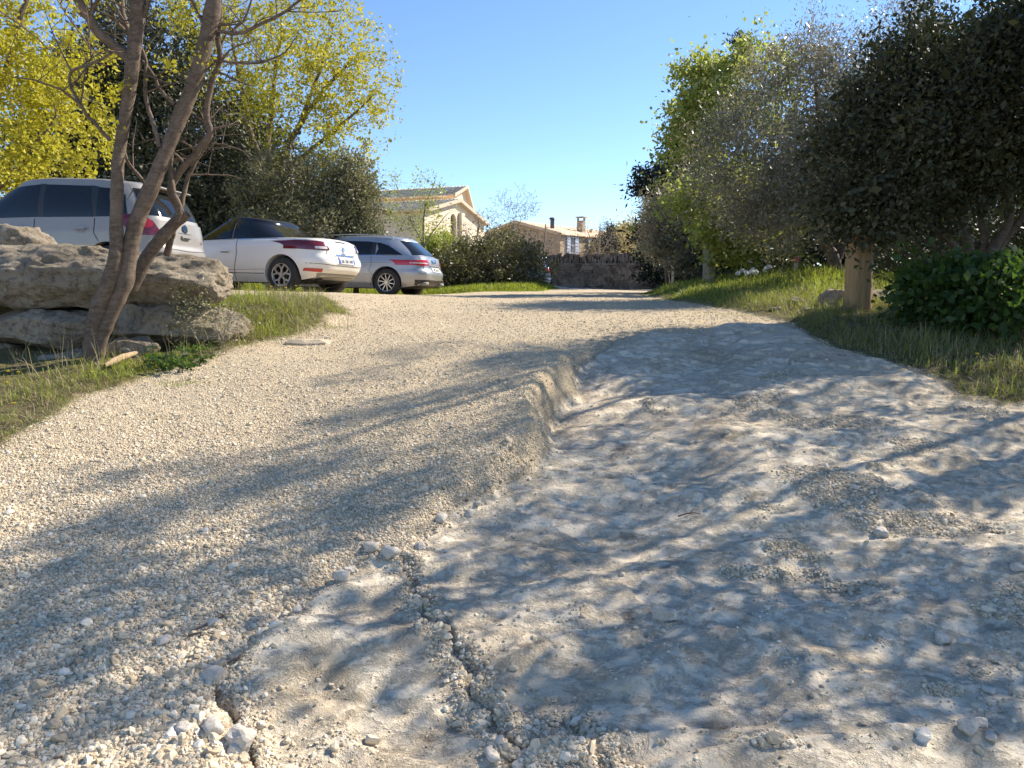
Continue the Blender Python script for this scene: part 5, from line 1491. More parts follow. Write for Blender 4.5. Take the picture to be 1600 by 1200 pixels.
t = NT('dry_stone'); P = t.coord()
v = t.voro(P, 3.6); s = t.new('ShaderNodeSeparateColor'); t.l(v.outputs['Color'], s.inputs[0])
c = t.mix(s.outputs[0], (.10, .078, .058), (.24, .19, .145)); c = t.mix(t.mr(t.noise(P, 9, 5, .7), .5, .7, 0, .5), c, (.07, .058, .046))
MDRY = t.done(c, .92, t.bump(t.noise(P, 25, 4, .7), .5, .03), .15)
zw = gz(2.1, 38)
dry_wall((1.98, 37.6, 0), (9.6, 38.6, 0), zw, 1.32, .5, 'dry_stone_wall', 'long shaded dry stone wall topped with upright coping stones across the end of the lane', 5)
dry_wall((1.9, 38.2, 0), (.6, 46.5, 0), gz(1, 42), 1.75, .45, 'dry_stone_wall', 'short sunlit rubble wall running back from the left end of the long shaded wall', 6, True, False)

# ------------------------------------------------------------ cars
def paint(name, col, metal=0.0, rough=.3, flake=0.0):
    t = NT(name)
    P = t.obj()
    n = t.noise(P, 3, 5, .6)
    geo = t.new('ShaderNodeSeparateXYZ'); t.l(P, geo.inputs[0])
    low = t.mr(t.math('ADD', geo.outputs[2], t.math('MULTIPLY', n, .3)), .35, .75, .4, 0)
    c = t.mix(low, col, (.42, .35, .26))
    t.b.inputs['Metallic'].default_value = metal
    t.b.inputs['Coat Weight'].default_value = .7
    t.b.inputs['Coat Roughness'].default_value = .06
    return t.done(c, t.mr(n, .3, .7, rough, rough + .1))

MC = dict(glass=simple('car_glass', (.010, .012, .012), .05, 0, 0, 1, 0), black=simple('black_plastic', (.02, .02, .02), .45), seam=simple('panel_gap', (.03, .03, .03), .7),
          tyre=simple('tyre_rubber', (.030, .029, .028), .85, 0, .3, 30), alloy=simple('alloy', (.52, .52, .53), .28, .85), chrome=simple('chrome', (.75, .75, .76), .12, 1),
          red=simple('lamp_red', (.42, .012, .015), .12, 0, 0, 1, .8), darkred=simple('lamp_dark_red', (.12, .008, .014), .12, 0, 0, 1, .8), clear=simple('lamp_clear', (.62, .58, .56), .15, 0, 0, 1, .8),
          plate=simple('plate_white', (.72, .72, .70), .4), blue=simple('plate_blue', (.02, .08, .45), .4), ink=simple('plate_ink', (.02, .02, .03), .5), under=simple('underbody', (.018, .018, .018), .8),
          grey=simple('grey_trim', (.22, .21, .20), .5))

def closed_ring(xr, xf, wfun, n, N):
    """plan outline resampled by arc length; returns (N,2)"""
    th = np.linspace(0, 2 * np.pi, 721)[:-1]
    a = (xf - xr) / 2; xc = (xf + xr) / 2
    x = xc + a * np.sign(np.cos(th)) * np.abs(np.cos(th)) ** (2 / n)
    y = np.sign(np.sin(th)) * np.abs(np.sin(th)) ** (2 / n)
    y = y * wfun(x)
    P = np.stack([x, y], -1)
    d = np.r_[0, np.cumsum(np.hypot(*(np.roll(P, -1, 0) - P).T))]
    t = np.linspace(0, d[-1], N, endpoint=False)
    PP = np.vstack([P, P[:1]])
    return np.stack([np.interp(t, d, PP[:, 0]), np.interp(t, d, PP[:, 1])], -1)

def loft(rings_xy, zfun_list, capfun, N, ncap=8):
    V = []
    for xy, zf in zip(rings_xy, zfun_list):
        V.append(np.column_stack([xy, zf(xy[:, 0], xy[:, 1])]))
    F = []
    def ringfaces(a, b):
        i = np.arange(N); j = (i + 1) % N
        F.append(np.stack([a + i, a + j, b + j, b + i], -1))
    off = 0; starts = []
    for v in V: starts.append(off); off += N
    for a, b in zip(starts[:-1], starts[1:]): ringfaces(a, b)
    # top cap rings shrinking to the long axis
    top = rings_xy[-1]; last = starts[-1]
    x0, x1 = top[:, 0].min(), top[:, 0].max(); 
    for k in range(1, ncap + 1):
        s = 1 - k / ncap
        m = (x1 - x0) * .5 * (1 - s) * .55
        x = np.clip(top[:, 0], x0 + m * 0, x1)
        xc = (x0 + x1) / 2
        x = xc + (top[:, 0] - xc) * (1 - (1 - s) * .35)
        y = top[:, 1] * s
        V.append(np.column_stack([x, y, capfun(x, y)])); ringfaces(last, off); last = off; off += N
    bot = rings_xy[0]; last = starts[0]
    zb = V[0][:, 2]
    for k in range(1, 4):
        s = 1 - k / 3
        V.append(np.column_stack([bot[:, 0] * 1, bot[:, 1] * s, zb])); ringfaces(off, last); last = off; off += N
    v = np.concatenate(V); f = np.concatenate(F)
    me = npmesh('loft', v, f, 4)
    bm = bmesh.new(); bm.from_mesh(me); bpy.data.meshes.remove(me)
    bmesh.ops.remove_doubles(bm, verts=bm.verts, dist=.0008)
    bmesh.ops.recalc_face_normals(bm, faces=bm.faces)
    return bm

def make_car(name, label, cat, pos, yaw, roll, pitchr, p, mp):
    """local: x forward from the rear bumper (0) to L, y left, z up from the ground"""
    root = empty(name, pos); root.rotation_mode = 'QUATERNION'
    L, W = p['L'], p['W']
    q = Matrix.Rotation(yaw, 4, 'Z') @ Matrix.Rotation(pitchr, 4, 'Y') @ Matrix.Rotation(roll, 4, 'X')
    root.rotation_quaternion = q.to_quaternion()
    tag(root, label, cat)
    off = Vector((p['rw'], W / 2 - .1, 0))       # local position of the anchor (rear left wheel contact)
    body_mat = mp['body']
    X = lambda key: (np.array([a for a, _ in p[key]]), np.array([b for _, b in p[key]]))
    TX, TZ = X('belt'); RX, RZ = X('roof')
    def cs(xk, zk):
        def f(x):
            x = np.asarray(x, float)
            return sum(np.interp(x + o, xk, zk) for o in (-.10, -.05, 0, .05, .10)) / 5
        return f
    belt = cs(TX, TZ); rooff = cs(RX, RZ)
    botf = cs(np.array([0, .35, .75, L - .8, L - .3, L]), np.array(p['bot']))
    hw = W / 2
    plan = lambda x: np.interp(x, [0, .4, 1.1, L * .5, L - 1.0, L - .3, L], [.93, .975, 1.0, 1.0, .985, .92, .86])
    N = 220
    rings, zs = [], []
    ks = p['ks']  # (k, width factor, rear x, front inset)
    kk = np.array([a[0] for a in ks]); kw = np.array([a[1] for a in ks]); kr = np.array([a[2] for a in ks]); kf = np.array([a[3] for a in ks])
    K = 26
    for k in np.linspace(0, 1, K):
        wf = np.interp(k, kk, kw) * hw
        xr = np.interp(k, kk, kr); xf = L - np.interp(k, kk, kf)
        rings.append(closed_ring(xr, xf, lambda x, wf=wf: wf * plan(x), p.get('sq', 5.5), N))
        zs.append(lambda x, y, k=k: botf(x) + (belt(x) - botf(x)) * k)
    crown = p.get('crown', .03)
    def cap(x, y): return belt(x) + crown * (1 - np.clip(np.abs(y) / (hw * .93), 0, 1) ** 2.2)
    bm = loft(rings, zs, cap, N)
    me = bpy.data.meshes.new('body'); bm.to_mesh(me); bm.free()
    tmp = bpy.data.objects.new('tmp', me); COL.objects.link(tmp)
    rw, fw, wr_ = p['rw'], p['rw'] + p['wb'], p['wheel_r']
    cutters = []
    for cx in (rw, fw):
        for sd in (1, -1):
            b2 = bmesh.new()
            bmesh.ops.create_cone(b2, cap_ends=True, segments=64, radius1=wr_ * 1.13, radius2=wr_ * 1.13, depth=.5, matrix=Matrix.Translation((cx, sd * (hw - .05), wr_ * 1.02)) @ Matrix.Rotation(math.pi / 2, 4, 'X'))
            m2 = bpy.data.meshes.new('c'); b2.to_mesh(m2); b2.free()
            co = bpy.data.objects.new('c', m2); COL.objects.link(co); cutters.append(co)
            md = tmp.modifiers.new('b', 'BOOLEAN'); md.object = co; md.operation = 'DIFFERENCE'; md.solver = 'EXACT'
    dg = bpy.context.evaluated_depsgraph_get(); dg.update()
    me2 = bpy.data.meshes.new_from_object(tmp.evaluated_get(dg))
    for c in cutters + [tmp]:
        bpy.data.objects.remove(c)
    me2.name = 'body'; me2.materials.clear()
    body = link('body', me2, [body_mat, MC['under']], root, True)
    me2.set_sharp_from_angle(angle=R(32))
    for pl in me2.polygons:
        c = pl.center
        for cx in (rw, fw):
            if math.hypot(c.x - cx, c.z - wr_ * 1.02) < wr_ * 1.115 and abs(c.y) < hw - .01: pl.material_index = 1
        if pl.normal.z < -.8 and c.z < .4: pl.material_index = 1
    # greenhouse
    g = p['green']; rings, zs = [], []
    K = 16
    for k in np.linspace(0, 1, K):
        e = k ** 1.0
        xr = g['xr0'] + (g['xr1'] - g['xr0']) * k ** g.get('rp', 1.15); xf = g['xf0'] + (g['xf1'] - g['xf0']) * k ** 1.1
        wf = hw * (g['w0'] + (g['w1'] - g['w0']) * k ** 1.6)
        rings.append(closed_ring(xr, xf, lambda x, wf=wf: wf * np.interp(x, [g['xr0'], g['xr0'] + .8, L * .5, g['xf0'] - .6, g['xf0']], [g.get('rn', .93), 1, 1, .97, .86]), g.get('sq', 4.5), N))
        zs.append(lambda x, y, k=k: (belt(x) - .03) * (1 - k) + (rooff(x) - .05) * k if k < 1 else rooff(x) - .05)
    # round the roof edge
    top = rings[-1]
    for s_, dz in ((.985, .022), (.955, .038), (.90, .048)):
        xc = (top[:, 0].min() + top[:, 0].max()) / 2
        rings.append(np.column_stack([xc + (top[:, 0] - xc) * (1 - (1 - s_) * .5), top[:, 1] * s_])); zs.append(lambda x, y, dz=dz: rooff(x) - .05 + dz)
    w1 = hw * g['w1'] * .9
    bm = loft(rings, zs, lambda x, y: rooff(x) - .002 + .035 * (1 - np.clip(np.abs(y) / w1, 0, 1) ** 2), N)
    gh = bmlink('roof', bm, mp.get('green', body_mat), root, True)
    # BVH for patches
    bmj = bmesh.new(); bmj.from_mesh(me2); bmj.from_mesh(gh.data)
    bvh = BVHTree.FromBMesh(bmj)
    def patch(nm, poly, axis, mat, lift=.004, par=None, res=.05, sides=(1,), thick=0.0):
        objs = []
        for sd in sides:
            b = bmesh.new()
            vs = [b.verts.new((u, 0, v)) for u, v in poly]
            b.faces.new(vs)
            us = [u for u, v in poly]; vv = [v for u, v in poly]
            for ax_, lo, hi in ((0, min(us), max(us)), (2, min(vv), max(vv))):
                nc = int((hi - lo) / res)
                for i in range(1, nc + 1):
                    co = [0, 0, 0]; no = [0, 0, 0]; co[ax_] = lo + (hi - lo) * i / (nc + 1); no[ax_] = 1
                    bmesh.ops.bisect_plane(b, geom=b.verts[:] + b.edges[:] + b.faces[:], plane_co=co, plane_no=no)
            dead = []
            for v in b.verts:
                if axis == 'y':
                    o = Vector((v.co.x, sd * 3, v.co.z)); dr = Vector((0, -sd, 0))
                elif axis == 'z':
                    o = Vector((v.co.x, v.co.z * sd, 4)); dr = Vector((0, 0, -1))
                else:
                    o = Vector((-3 if axis == 'x' else L + 3, v.co.x * sd, v.co.z)); dr = Vector((1 if axis == 'x' else -1, 0, 0))
                h = bvh.ray_cast(o, dr)
                if h[0] is None: dead.append(v); continue
                n_ = h[1] if h[1].dot(dr) < 0 else -h[1]
                v.co = h[0] + n_ * lift * .5 - dr * lift * .5
            if dead: bmesh.ops.delete(b, geom=dead, context='VERTS')
            if not b.faces: b.free(); continue
            bmesh.ops.recalc_face_normals(b, faces=b.faces)
            if thick:
                r = bmesh.ops.solidify(b, geom=b.faces[:], thickness=thick)
            objs.append(bmlink(nm, b, mat, par or root, True))
        return objs
    def strip(nm, pts, axis, w_, mat, lift=.003, sides=(1,), par=None):
        """thin ribbon along a polyline"""
        pts = [Vector((a, b)) for a, b in pts]
        Lf, Rt = [], []
        for i, q in enumerate(pts):
            t_ = (pts[min(i + 1, len(pts) - 1)] - pts[max(i - 1, 0)]).normalized(); n_ = Vector((-t_.y, t_.x)) * w_ / 2
            Lf.append(q + n_); Rt.append(q - n_)
        out = []
        for i in range(len(pts) - 1):
            out.append([tuple(Lf[i]), tuple(Lf[i + 1]), tuple(Rt[i + 1]), tuple(Rt[i])])
        res = []
        for sd in sides:
            b = bmesh.new()
            for quad in out:
                (a0, a1, a2, a3) = [Vector(c) for c in quad]
                n_ = max(1, int((a1 - a0).length / .04))
                prev = None
                for k in range(n_ + 1):
                    u = k / n_; e = []
                    for c in (a0.lerp(a1, u), a3.lerp(a2, u)):
                        o = Vector((c.x, sd * 3, c.y)) if axis == 'y' else Vector((-3, c.x * sd, c.y)); dr = Vector((0, -sd, 0)) if axis == 'y' else Vector((1, 0, 0))
                        h = bvh.ray_cast(o, dr)
                        if h[0] is None: e = None; break
                        e.append(b.verts.new(h[0] - dr * lift))
                    if prev and e: b.faces.new([prev[0], e[0], e[1], prev[1]])
                    prev = e
            if b.faces: res.append(bmlink(nm, b, mat, par or root))
            else: b.free()
        return res
    def text(nm, s_, y, z, size, mat, squash=1.0):
        cu = bpy.data.curves.new(nm, 'FONT'); cu.body = s_; cu.size = size; cu.extrude = .002; cu.align_x = 'CENTER'
        to = bpy.data.objects.new(nm, cu); COL.objects.link(to)
        dg = bpy.context.evaluated_depsgraph_get()
        tm = bpy.data.meshes.new_from_object(to.evaluated_get(dg)); bpy.data.objects.remove(to)
        for v in tm.vertices:
            yy = y - v.co.x * squash; zz = z + v.co.y
            h = bvh.ray_cast(Vector((-3, yy, zz)), Vector((1, 0, 0)))
            v.co = (h[0].x - .006 - v.co.z if h[0] else 0, yy, zz)
        return link(nm, tm, mat, root)
    # wheels
    for cx, tg in ((rw, 'r'), (fw, 'f')):
        for sd in (1, -1):
            wroot = None
            prof = [(.0, wr_ * .64), (.012, wr_ * .68), (.004, wr_ * .80), (-.008, wr_ * .94), (-.03, wr_ * .99), (-.07, wr_), (-.15, wr_), (-.19, wr_ * .985), (-.215, wr_ * .93), (-.21, wr_ * .66)]
            prof = [(a, b) for a, b in prof]
            b = bmesh.new(); SG = 48; rg = []
            for a, r_ in prof: rg.append([b.verts.new((math.cos(t_) * r_, a, math.sin(t_) * r_)) for t_ in np.linspace(0, 2 * math.pi, SG, endpoint=False)])
            for r0, r1 in zip(rg[:-1], rg[1:]):
                for i in range(SG): b.faces.new([r0[i], r0[(i + 1) % SG], r1[(i + 1) % SG], r1[i]])
            bmesh.ops.recalc_face_normals(b, faces=b.faces)
            tmat = Matrix.Translation((cx, sd * (hw - .035), wr_ * .985)) @ (Matrix.Identity(4) if sd > 0 else Matrix.Rotation(math.pi, 4, 'Z'))
            wh = bmlink('wheel', b, MC['tyre'], root, True); wh.matrix_local = tmat
            b = bmesh.new(); R0 = wr_ * .66
            # rim lip and barrel
            for (a0, r0, a1, r1) in ((.004, R0, .002, R0 * .93), (.002, R0 * .93, -.14, R0 * .88), (-.14, R0 * .88, -.15, .02)):
                for i in range(SG):
                    t0, t1 = 2 * math.pi * i / SG, 2 * math.pi * (i + 1) / SG
                    b.faces.new([b.verts.new((math.cos(t0) * r0, a0, math.sin(t0) * r0)), b.verts.new((math.cos(t1) * r0, a0, math.sin(t1) * r0)), b.verts.new((math.cos(t1) * r1, a1, math.sin(t1) * r1)), b.verts.new((math.cos(t0) * r1, a1, math.sin(t0) * r1))])
            bmesh.ops.remove_doubles(b, verts=b.verts, dist=.0005)
            rim = bmlink('rim', b, [MC['alloy'], MC['under']], wh, True)
            for pl in rim.data.polygons:
                if pl.center.y < -.01: pl.material_index = 1
            b = bmesh.new()
            nsp = p['spokes']
            def bar(a0, r0, a1, r1, w0, w1, y0=-.012, y1=-.004, t=.02):
                p0 = Vector((math.cos(a0) * r0, y0, math.sin(a0) * r0)); p1 = Vector((math.cos(a1) * r1, y1, math.sin(a1) * r1))
                d_ = (p1 - p0).normalized(); n_ = Vector((d_.z, 0, -d_.x))
                vs = []
                for pp, ww in ((p0, w0), (p1, w1)):
                    for s1 in (-1, 1):
                        for yy in (0, -t): vs.append(b.verts.new(pp + n_ * ww / 2 * s1 + Vector((0, yy, 0))))
                for f in ((0, 2, 6, 4), (1, 5, 7, 3), (0, 4, 5, 1), (2, 3, 7, 6)): b.faces.new([vs[i] for i in f])
            for i in range(nsp):
                a = 2 * math.pi * i / nsp + .3
                if p.get('yspoke'):
                    bar(a, R0 * .15, a, R0 * .5, .05, .035); bar(a, R0 * .48, a + .33, R0 * .94, .034, .028); bar(a, R0 * .48, a - .33, R0 * .94, .034, .028)
                    bar(a + .33, R0 * .9, a + 2 * math.pi / nsp - .33, R0 * .9, .02, .02)
                else:
                    bar(a - .06, R0 * .15, a - .12, R0 * .95, .022, .02); 
                    if p.get('twin'): bar(a + .06, R0 * .15, a + .12, R0 * .95, .022, .02)
            bmesh.ops.create_cone(b, cap_ends=True, segments=24, radius1=R0 * .24, radius2=R0 * .2, depth=.03, matrix=Matrix.Translation((0, -.008, 0)) @ Matrix.Rotation(-math.pi / 2, 4, 'X'))
            bmesh.ops.recalc_face_normals(b, faces=b.faces)
            bmlink('spokes', b, MC['alloy'], wh)
    fn = p['details']
    fn(patch, strip, text, root, mp)
    bmj.free()
    # shift so the rear left wheel contact is the empty
    for ch in root.children:
        ch.matrix_parent_inverse = Matrix.Identity(4)
        ch.location = Vector(ch.location) - off
    return root

def plate(patch, text, y0, y1, z0, z1, s, blue=True):
    patch('number_plate', [(y0, z0), (y1, z0), (y1, z1), (y0, z1)], 'x', MC['plate'], .018)
    if blue:
        patch('plate_band', [(y1 - .045, z0), (y1, z0), (y1, z1), (y1 - .045, z1)], 'x', MC['blue'], .022)
        patch('plate_band', [(y0, z0), (y0 + .045, z0), (y0 + .045, z1), (y0, z1)], 'x', MC['blue'], .022)
    t_ = text('plate_text', s, (y0 + y1) / 2, z0 + .02, .098, MC['ink'], .8)
    for v in t_.data.vertices: v.co.x -= .02

# -- silver compact people carrier (left)
def d_mpv(patch, strip, text, root, mp):
    G = MC['glass']; bl = MC['black']
    patch('side_window', [(1.02, 1.04), (1.85, 1.03), (1.88, 1.53), (1.12, 1.51)], 'y', G, .008, sides=(1, -1))
    patch('side_window', [(1.95, 1.03), (2.95, 1.0), (3.2, 1.02), (2.85, 1.30), (2.45, 1.49), (1.98, 1.53)], 'y', G, .008, sides=(1, -1))
    patch('quarter_window', [(.50, 1.06), (.96, 1.045), (.99, 1.49), (.70, 1.47), (.58, 1.38)], 'y', G, .008, sides=(1, -1))
    patch('window_pillar', [(1.85, 1.03), (1.95, 1.03), (1.98, 1.54), (1.88, 1.54)], 'y', bl, .006, sides=(1, -1))
    patch('window_pillar', [(.96, 1.045), (1.02, 1.04), (1.12, 1.52), (.99, 1.50)], 'y', bl, .006, sides=(1, -1))
    patch('windscreen', [(-.68, 1.03), (.68, 1.03), (.56, 1.50), (-.56, 1.50)], 'X', G, .008)
    patch('rear_window', [(-.70, 1.10), (.70, 1.10), (.60, 1.50), (-.60, 1.50)], 'x', G, .008)
    patch('high_brake_lamp', [(-.2, 1.535), (.2, 1.535), (.2, 1.555), (-.2, 1.555)], 'x', MC['red'], .012)
    for s_ in (1, -1):
        patch('tail_lamp', [(.56, .80), (.81, .79), (.82, 1.02), (.78, 1.10), (.70, 1.09), (.62, .97)], 'x', MC['darkred'], .014, sides=(s_,), res=.03)
        patch('tail_lamp_lens', [(.715 + .075 * math.cos(a), .975 + .075 * math.sin(a)) for a in np.linspace(0, 6.28, 21)[:-1]], 'x', MC['red'], .02, sides=(s_,), res=.03)
    strip('hatch_gap', [(-.60, .62), (-.62, .78), (-.55, .82), (-.66, 1.06)], 'x', .012, MC['seam']); strip('hatch_gap', [(.60, .62), (.62, .78), (.55, .82), (.66, 1.06)], 'x', .012, MC['seam'])
    strip('hatch_gap', [(-.60, .62), (0, .60), (.60, .62)], 'x', .012, MC['seam'])
    patch('plate_recess', [(-.30, .38), (.30, .38), (.31, .54), (-.31, .54)], 'x', MC['grey'], .006)
    plate(patch, text, -.26, .26, .40, .51, 'TH 518 NM', False)
    patch('hatch_handle', [(-.12, .80), (.12, .80), (.10, .86), (-.10, .86)], 'x', mp['body'], .03)
    patch('hatch_handle_grip', [(-.08, .79), (.08, .79), (.09, .81), (-.09, .81)], 'x', bl, .034)
    patch('badge', [(.065 * math.cos(a), .95 + .065 * math.sin(a)) for a in np.linspace(0, 6.28, 25)[:-1]], 'x', MC['chrome'], .02)
    text('model_lettering', 'TOURAN', .40, .80, .06, MC['grey']); text('model_lettering', 'TDI', -.46, .74, .05, MC['grey'])
    strip('chrome_strip', [(-.18, .885), (.18, .885)], 'x', .012, MC['grey'], .01)
    for x0 in (.98, 1.98):
        pass
    strip('door_gap', [(.98, 1.02), (.98, .80), (.90, .66), (1.16, .40), (1.2, .28)], 'y', .012, MC['seam'], .004, (1, -1))
    strip('door_gap', [(1.98, 1.0), (1.97, .28)], 'y', .012, MC['seam'], .004, (1, -1)); strip('door_gap', [(3.1, .98), (3.12, .6), (3.02, .28)], 'y', .012, MC['seam'], .004, (1, -1))
    patch('side_moulding', [(1.28, .50), (1.94, .50), (1.94, .555), (1.27, .555)], 'y', mp['body'], .03, sides=(1, -1)); patch('side_moulding', [(2.02, .50), (3.0, .50), (3.0, .555), (2.02, .555)], 'y', mp['body'], .03, sides=(1, -1))
    for a in (1.10, 2.12):
        patch('door_handle', [(a, .845), (a + .22, .845), (a + .22, .88), (a, .88)], 'y', mp['body'], .045, sides=(1, -1)); patch('handle_cup', [(a + .03, .80), (a + .15, .80), (a + .17, .85), (a + .02, .85)], 'y', MC['grey'], .006, sides=(1, -1))
    patch('head_lamp', [(4.0, .72), (4.25, .70), (4.2, .80), (3.95, .86)], 'y', MC['clear'], .01, sides=(1, -1))
    b = bmesh.new(); bx(b, (.33, 0, 1.548), (.16, 1.0, .03)); bmesh.ops.bevel(b, geom=b.edges[:], offset=.012, segments=2, affect='EDGES'); bmlink('spoiler', b, mp['body'], root, True)
    for s_ in (1, -1):
        b = bmesh.new(); bx(b, (3.02, s_ * 1.0, 1.05), (.12, .22, .16)); bmesh.ops.bevel(b, geom=b.edges[:], offset=.035, segments=3, affect='EDGES'); bmlink('wing_mirror', b, mp['body'], root, True)

MPV = dict(L=4.40, W=1.79, rw=.78, wb=2.68, wheel_r=.315, spokes=9,
           belt=[(0, 1.03), (.5, 1.05), (2.8, 1.0), (3.3, .96), (3.9, .86), (4.4, .70)], roof=[(0, 1.50), (.30, 1.575), (1.0, 1.635), (1.9, 1.65), (2.5, 1.60), (3.0, 1.50), (3.5, 1.3), (4.4, 1.2)],
           bot=[.32, .24, .20, .20, .22, .28], ks=[(0, .90, .10, .10), (.12, .955, .035, .03), (.3, .985, .0, 0), (.42, .99, .01, .0), (.5, 1.0, .05, .02), (.75, .995, .06, .1), (1, .955, .09, .28)],
           green=dict(xr0=.10, xr1=.40, xf0=3.55, xf1=2.55, w0=.935, w1=.76, rp=1.4, sq=5), details=d_mpv)

# -- white coupe convertible (middle)
def d_cc(patch, strip, text, root, mp):
    G = MC['glass']; bl = MC['black']
    strip('roof_gap', [(2.02, .99), (2.05, 1.30)], 'y', .014, MC['grey'], .006, (1, -1))
    strip('window_trim', [(.95, .985), (1.8, .975), (2.8, .955), (3.2, .95)], 'y', .018, MC['chrome'], .01, (1, -1))
    for s_ in (1, -1):
        patch('tail_lamp', [(.44, .80), (.87, .80), (.86, .94), (.80, .965), (.50, .955)], 'x', MC['darkred'], .012, sides=(s_,), res=.04)
        patch('tail_lamp_lens', [(.50, .815), (.70, .815), (.70, .86), (.50, .86)], 'x', MC['clear'], .018, sides=(s_,), res=.04)
        patch('tail_lamp', [(.04, .80), (.22, .79), (.50, .80), (.42, .86), (.30, .92), (.05, .94)], 'y', MC['darkred'], .012, sides=(s_,), res=.04)
        patch('rear_reflector', [(.60, .385), (.80, .40), (.80, .455), (.62, .45)], 'x', MC['red'], .012, sides=(s_,))
    strip('boot_gap', [(-.56, .62), (-.50, .80), (-.46, .93)], 'x', .01, MC['seam']); strip('boot_gap', [(.56, .62), (.50, .80), (.46, .93)], 'x', .01, MC['seam'])
    strip('bumper_gap', [(-.84, .55), (-.4, .52), (.4, .52), (.84, .55)], 'x', .01, MC['seam'])
    patch('plate_recess', [(-.34, .55), (.34, .55), (.30, .72), (-.30, .72)], 'x', mp['body'], .004)
    patch('boot_trim', [(-.32, .705), (.32, .705), (.30, .735), (-.30, .735)], 'x', MC['chrome'], .03)
    plate(patch, text, -.26, .26, .565, .685, 'BB 300 XW')
    b = patch('badge', [(0, .77), (.05, .84), (0, .91), (-.05, .84)], 'x', MC['chrome'], .016)
    text('model_lettering', 'MEGANE', .02, .735 + .01, .035, MC['grey'])
    patch('high_brake_lamp', [(-.16, .965), (.16, .965), (.16, .985), (-.16, .985)], 'x', bl, .01)
    patch('rear_diffuser', [(-.60, .26), (.60, .26), (.66, .37), (-.66, .37)], 'x', MC['grey'], .008)
    strip('door_gap', [(1.88, .96), (1.86, .7), (1.92, .42), (1.93, .2)], 'y', .012, MC['seam'], .004, (1, -1)); strip('door_gap', [(3.2, .92), (3.24, .5), (3.2, .2)], 'y', .012, MC['seam'], .004, (1, -1))
    strip('sill_line', [(1.25, .34), (3.3, .34)], 'y', .014, MC['seam'], .004, (1, -1)); strip('sill_line', [(1.2, .42), (1.9, .40), (3.3, .40)], 'y', .008, MC['grey'], .004, (1, -1))
    patch('door_handle', [(2.03, .735), (2.30, .745), (2.30, .775), (2.03, .775)], 'y', mp['body'], .045, sides=(1, -1)); patch('handle_cup', [(2.06, .715), (2.22, .715), (2.25, .74), (2.04, .74)], 'y', MC['grey'], .006, sides=(1, -1))
    patch('fuel_seam', [(1.1, .74), (1.24, .74), (1.24, .86), (1.1, .86)], 'y', mp['body'], .004, sides=(-1,))
    patch('windscreen', [(-.66, 1.0), (.66, 1.0), (.52, 1.32), (-.52, 1.32)], 'X', G, .006)
    patch('side_window', [(1.35, 1.005), (2.0, .99), (2.02, 1.30), (1.72, 1.26)], 'y', G, .008, sides=(1, -1)); patch('side_window', [(2.08, .99), (3.15, .97), (2.75, 1.22), (2.35, 1.32), (2.1, 1.335)], 'y', G, .008, sides=(1, -1))
    patch('head_lamp', [(3.95, .66), (4.30, .62), (4.2, .74), (3.9, .80)], 'y', MC['clear'], .01, sides=(1, -1))
    patch('front_grille', [(-.6, .28), (.6, .28), (.5, .46), (-.5, .46)], 'X', bl, .01)
    for s_ in (1, -1):
        b = bmesh.new(); bx(b, (3.0, s_ * 1.0, .98), (.12, .22, .14)); bmesh.ops.bevel(b, geom=b.edges[:], offset=.035, segments=3, affect='EDGES'); bmlink('wing_mirror', b, mp['body'], root, True)
    b = bmesh.new(); bmesh.ops.create_cone(b, cap_ends=True, segments=16, radius1=.03, radius2=.03, depth=.14, matrix=Matrix.Translation((.30, .5, .25)) @ Matrix.Rotation(math.pi / 2, 4, 'Y')); bmlink('exhaust_pipe', b, MC['under'], root, True)

CC = dict(L=4.49, W=1.81, rw=.86, wb=2.61, wheel_r=.325, spokes=5, yspoke=True,
          belt=[(0, .93), (.25, .985), (.9, 1.0), (1.8, .985), (3.0, .945), (3.4, .93), (4.0, .82), (4.49, .64)], roof=[(0, .85), (.45, 1.03), (.8, 1.16), (1.2, 1.30), (1.6, 1.39), (2.0, 1.43), (2.4, 1.42), (2.8, 1.34), (3.3, 1.1), (4.5, .9)],
          bot=[.36, .27, .18, .18, .2, .26], ks=[(0, .90, .16, .10), (.15, .965, .045, .03), (.35, .99, .0, 0), (.5, 1.0, .02, .0), (.62, 1.0, .075, .03), (.85, .985, .10, .1), (1, .93, .16, .30)],
          green=dict(xr0=.42, xr1=1.35, xf0=3.55, xf1=2.55, w0=.90, w1=.66, rp=1.0, sq=3.4, rn=.82), crown=.05, details=d_cc)

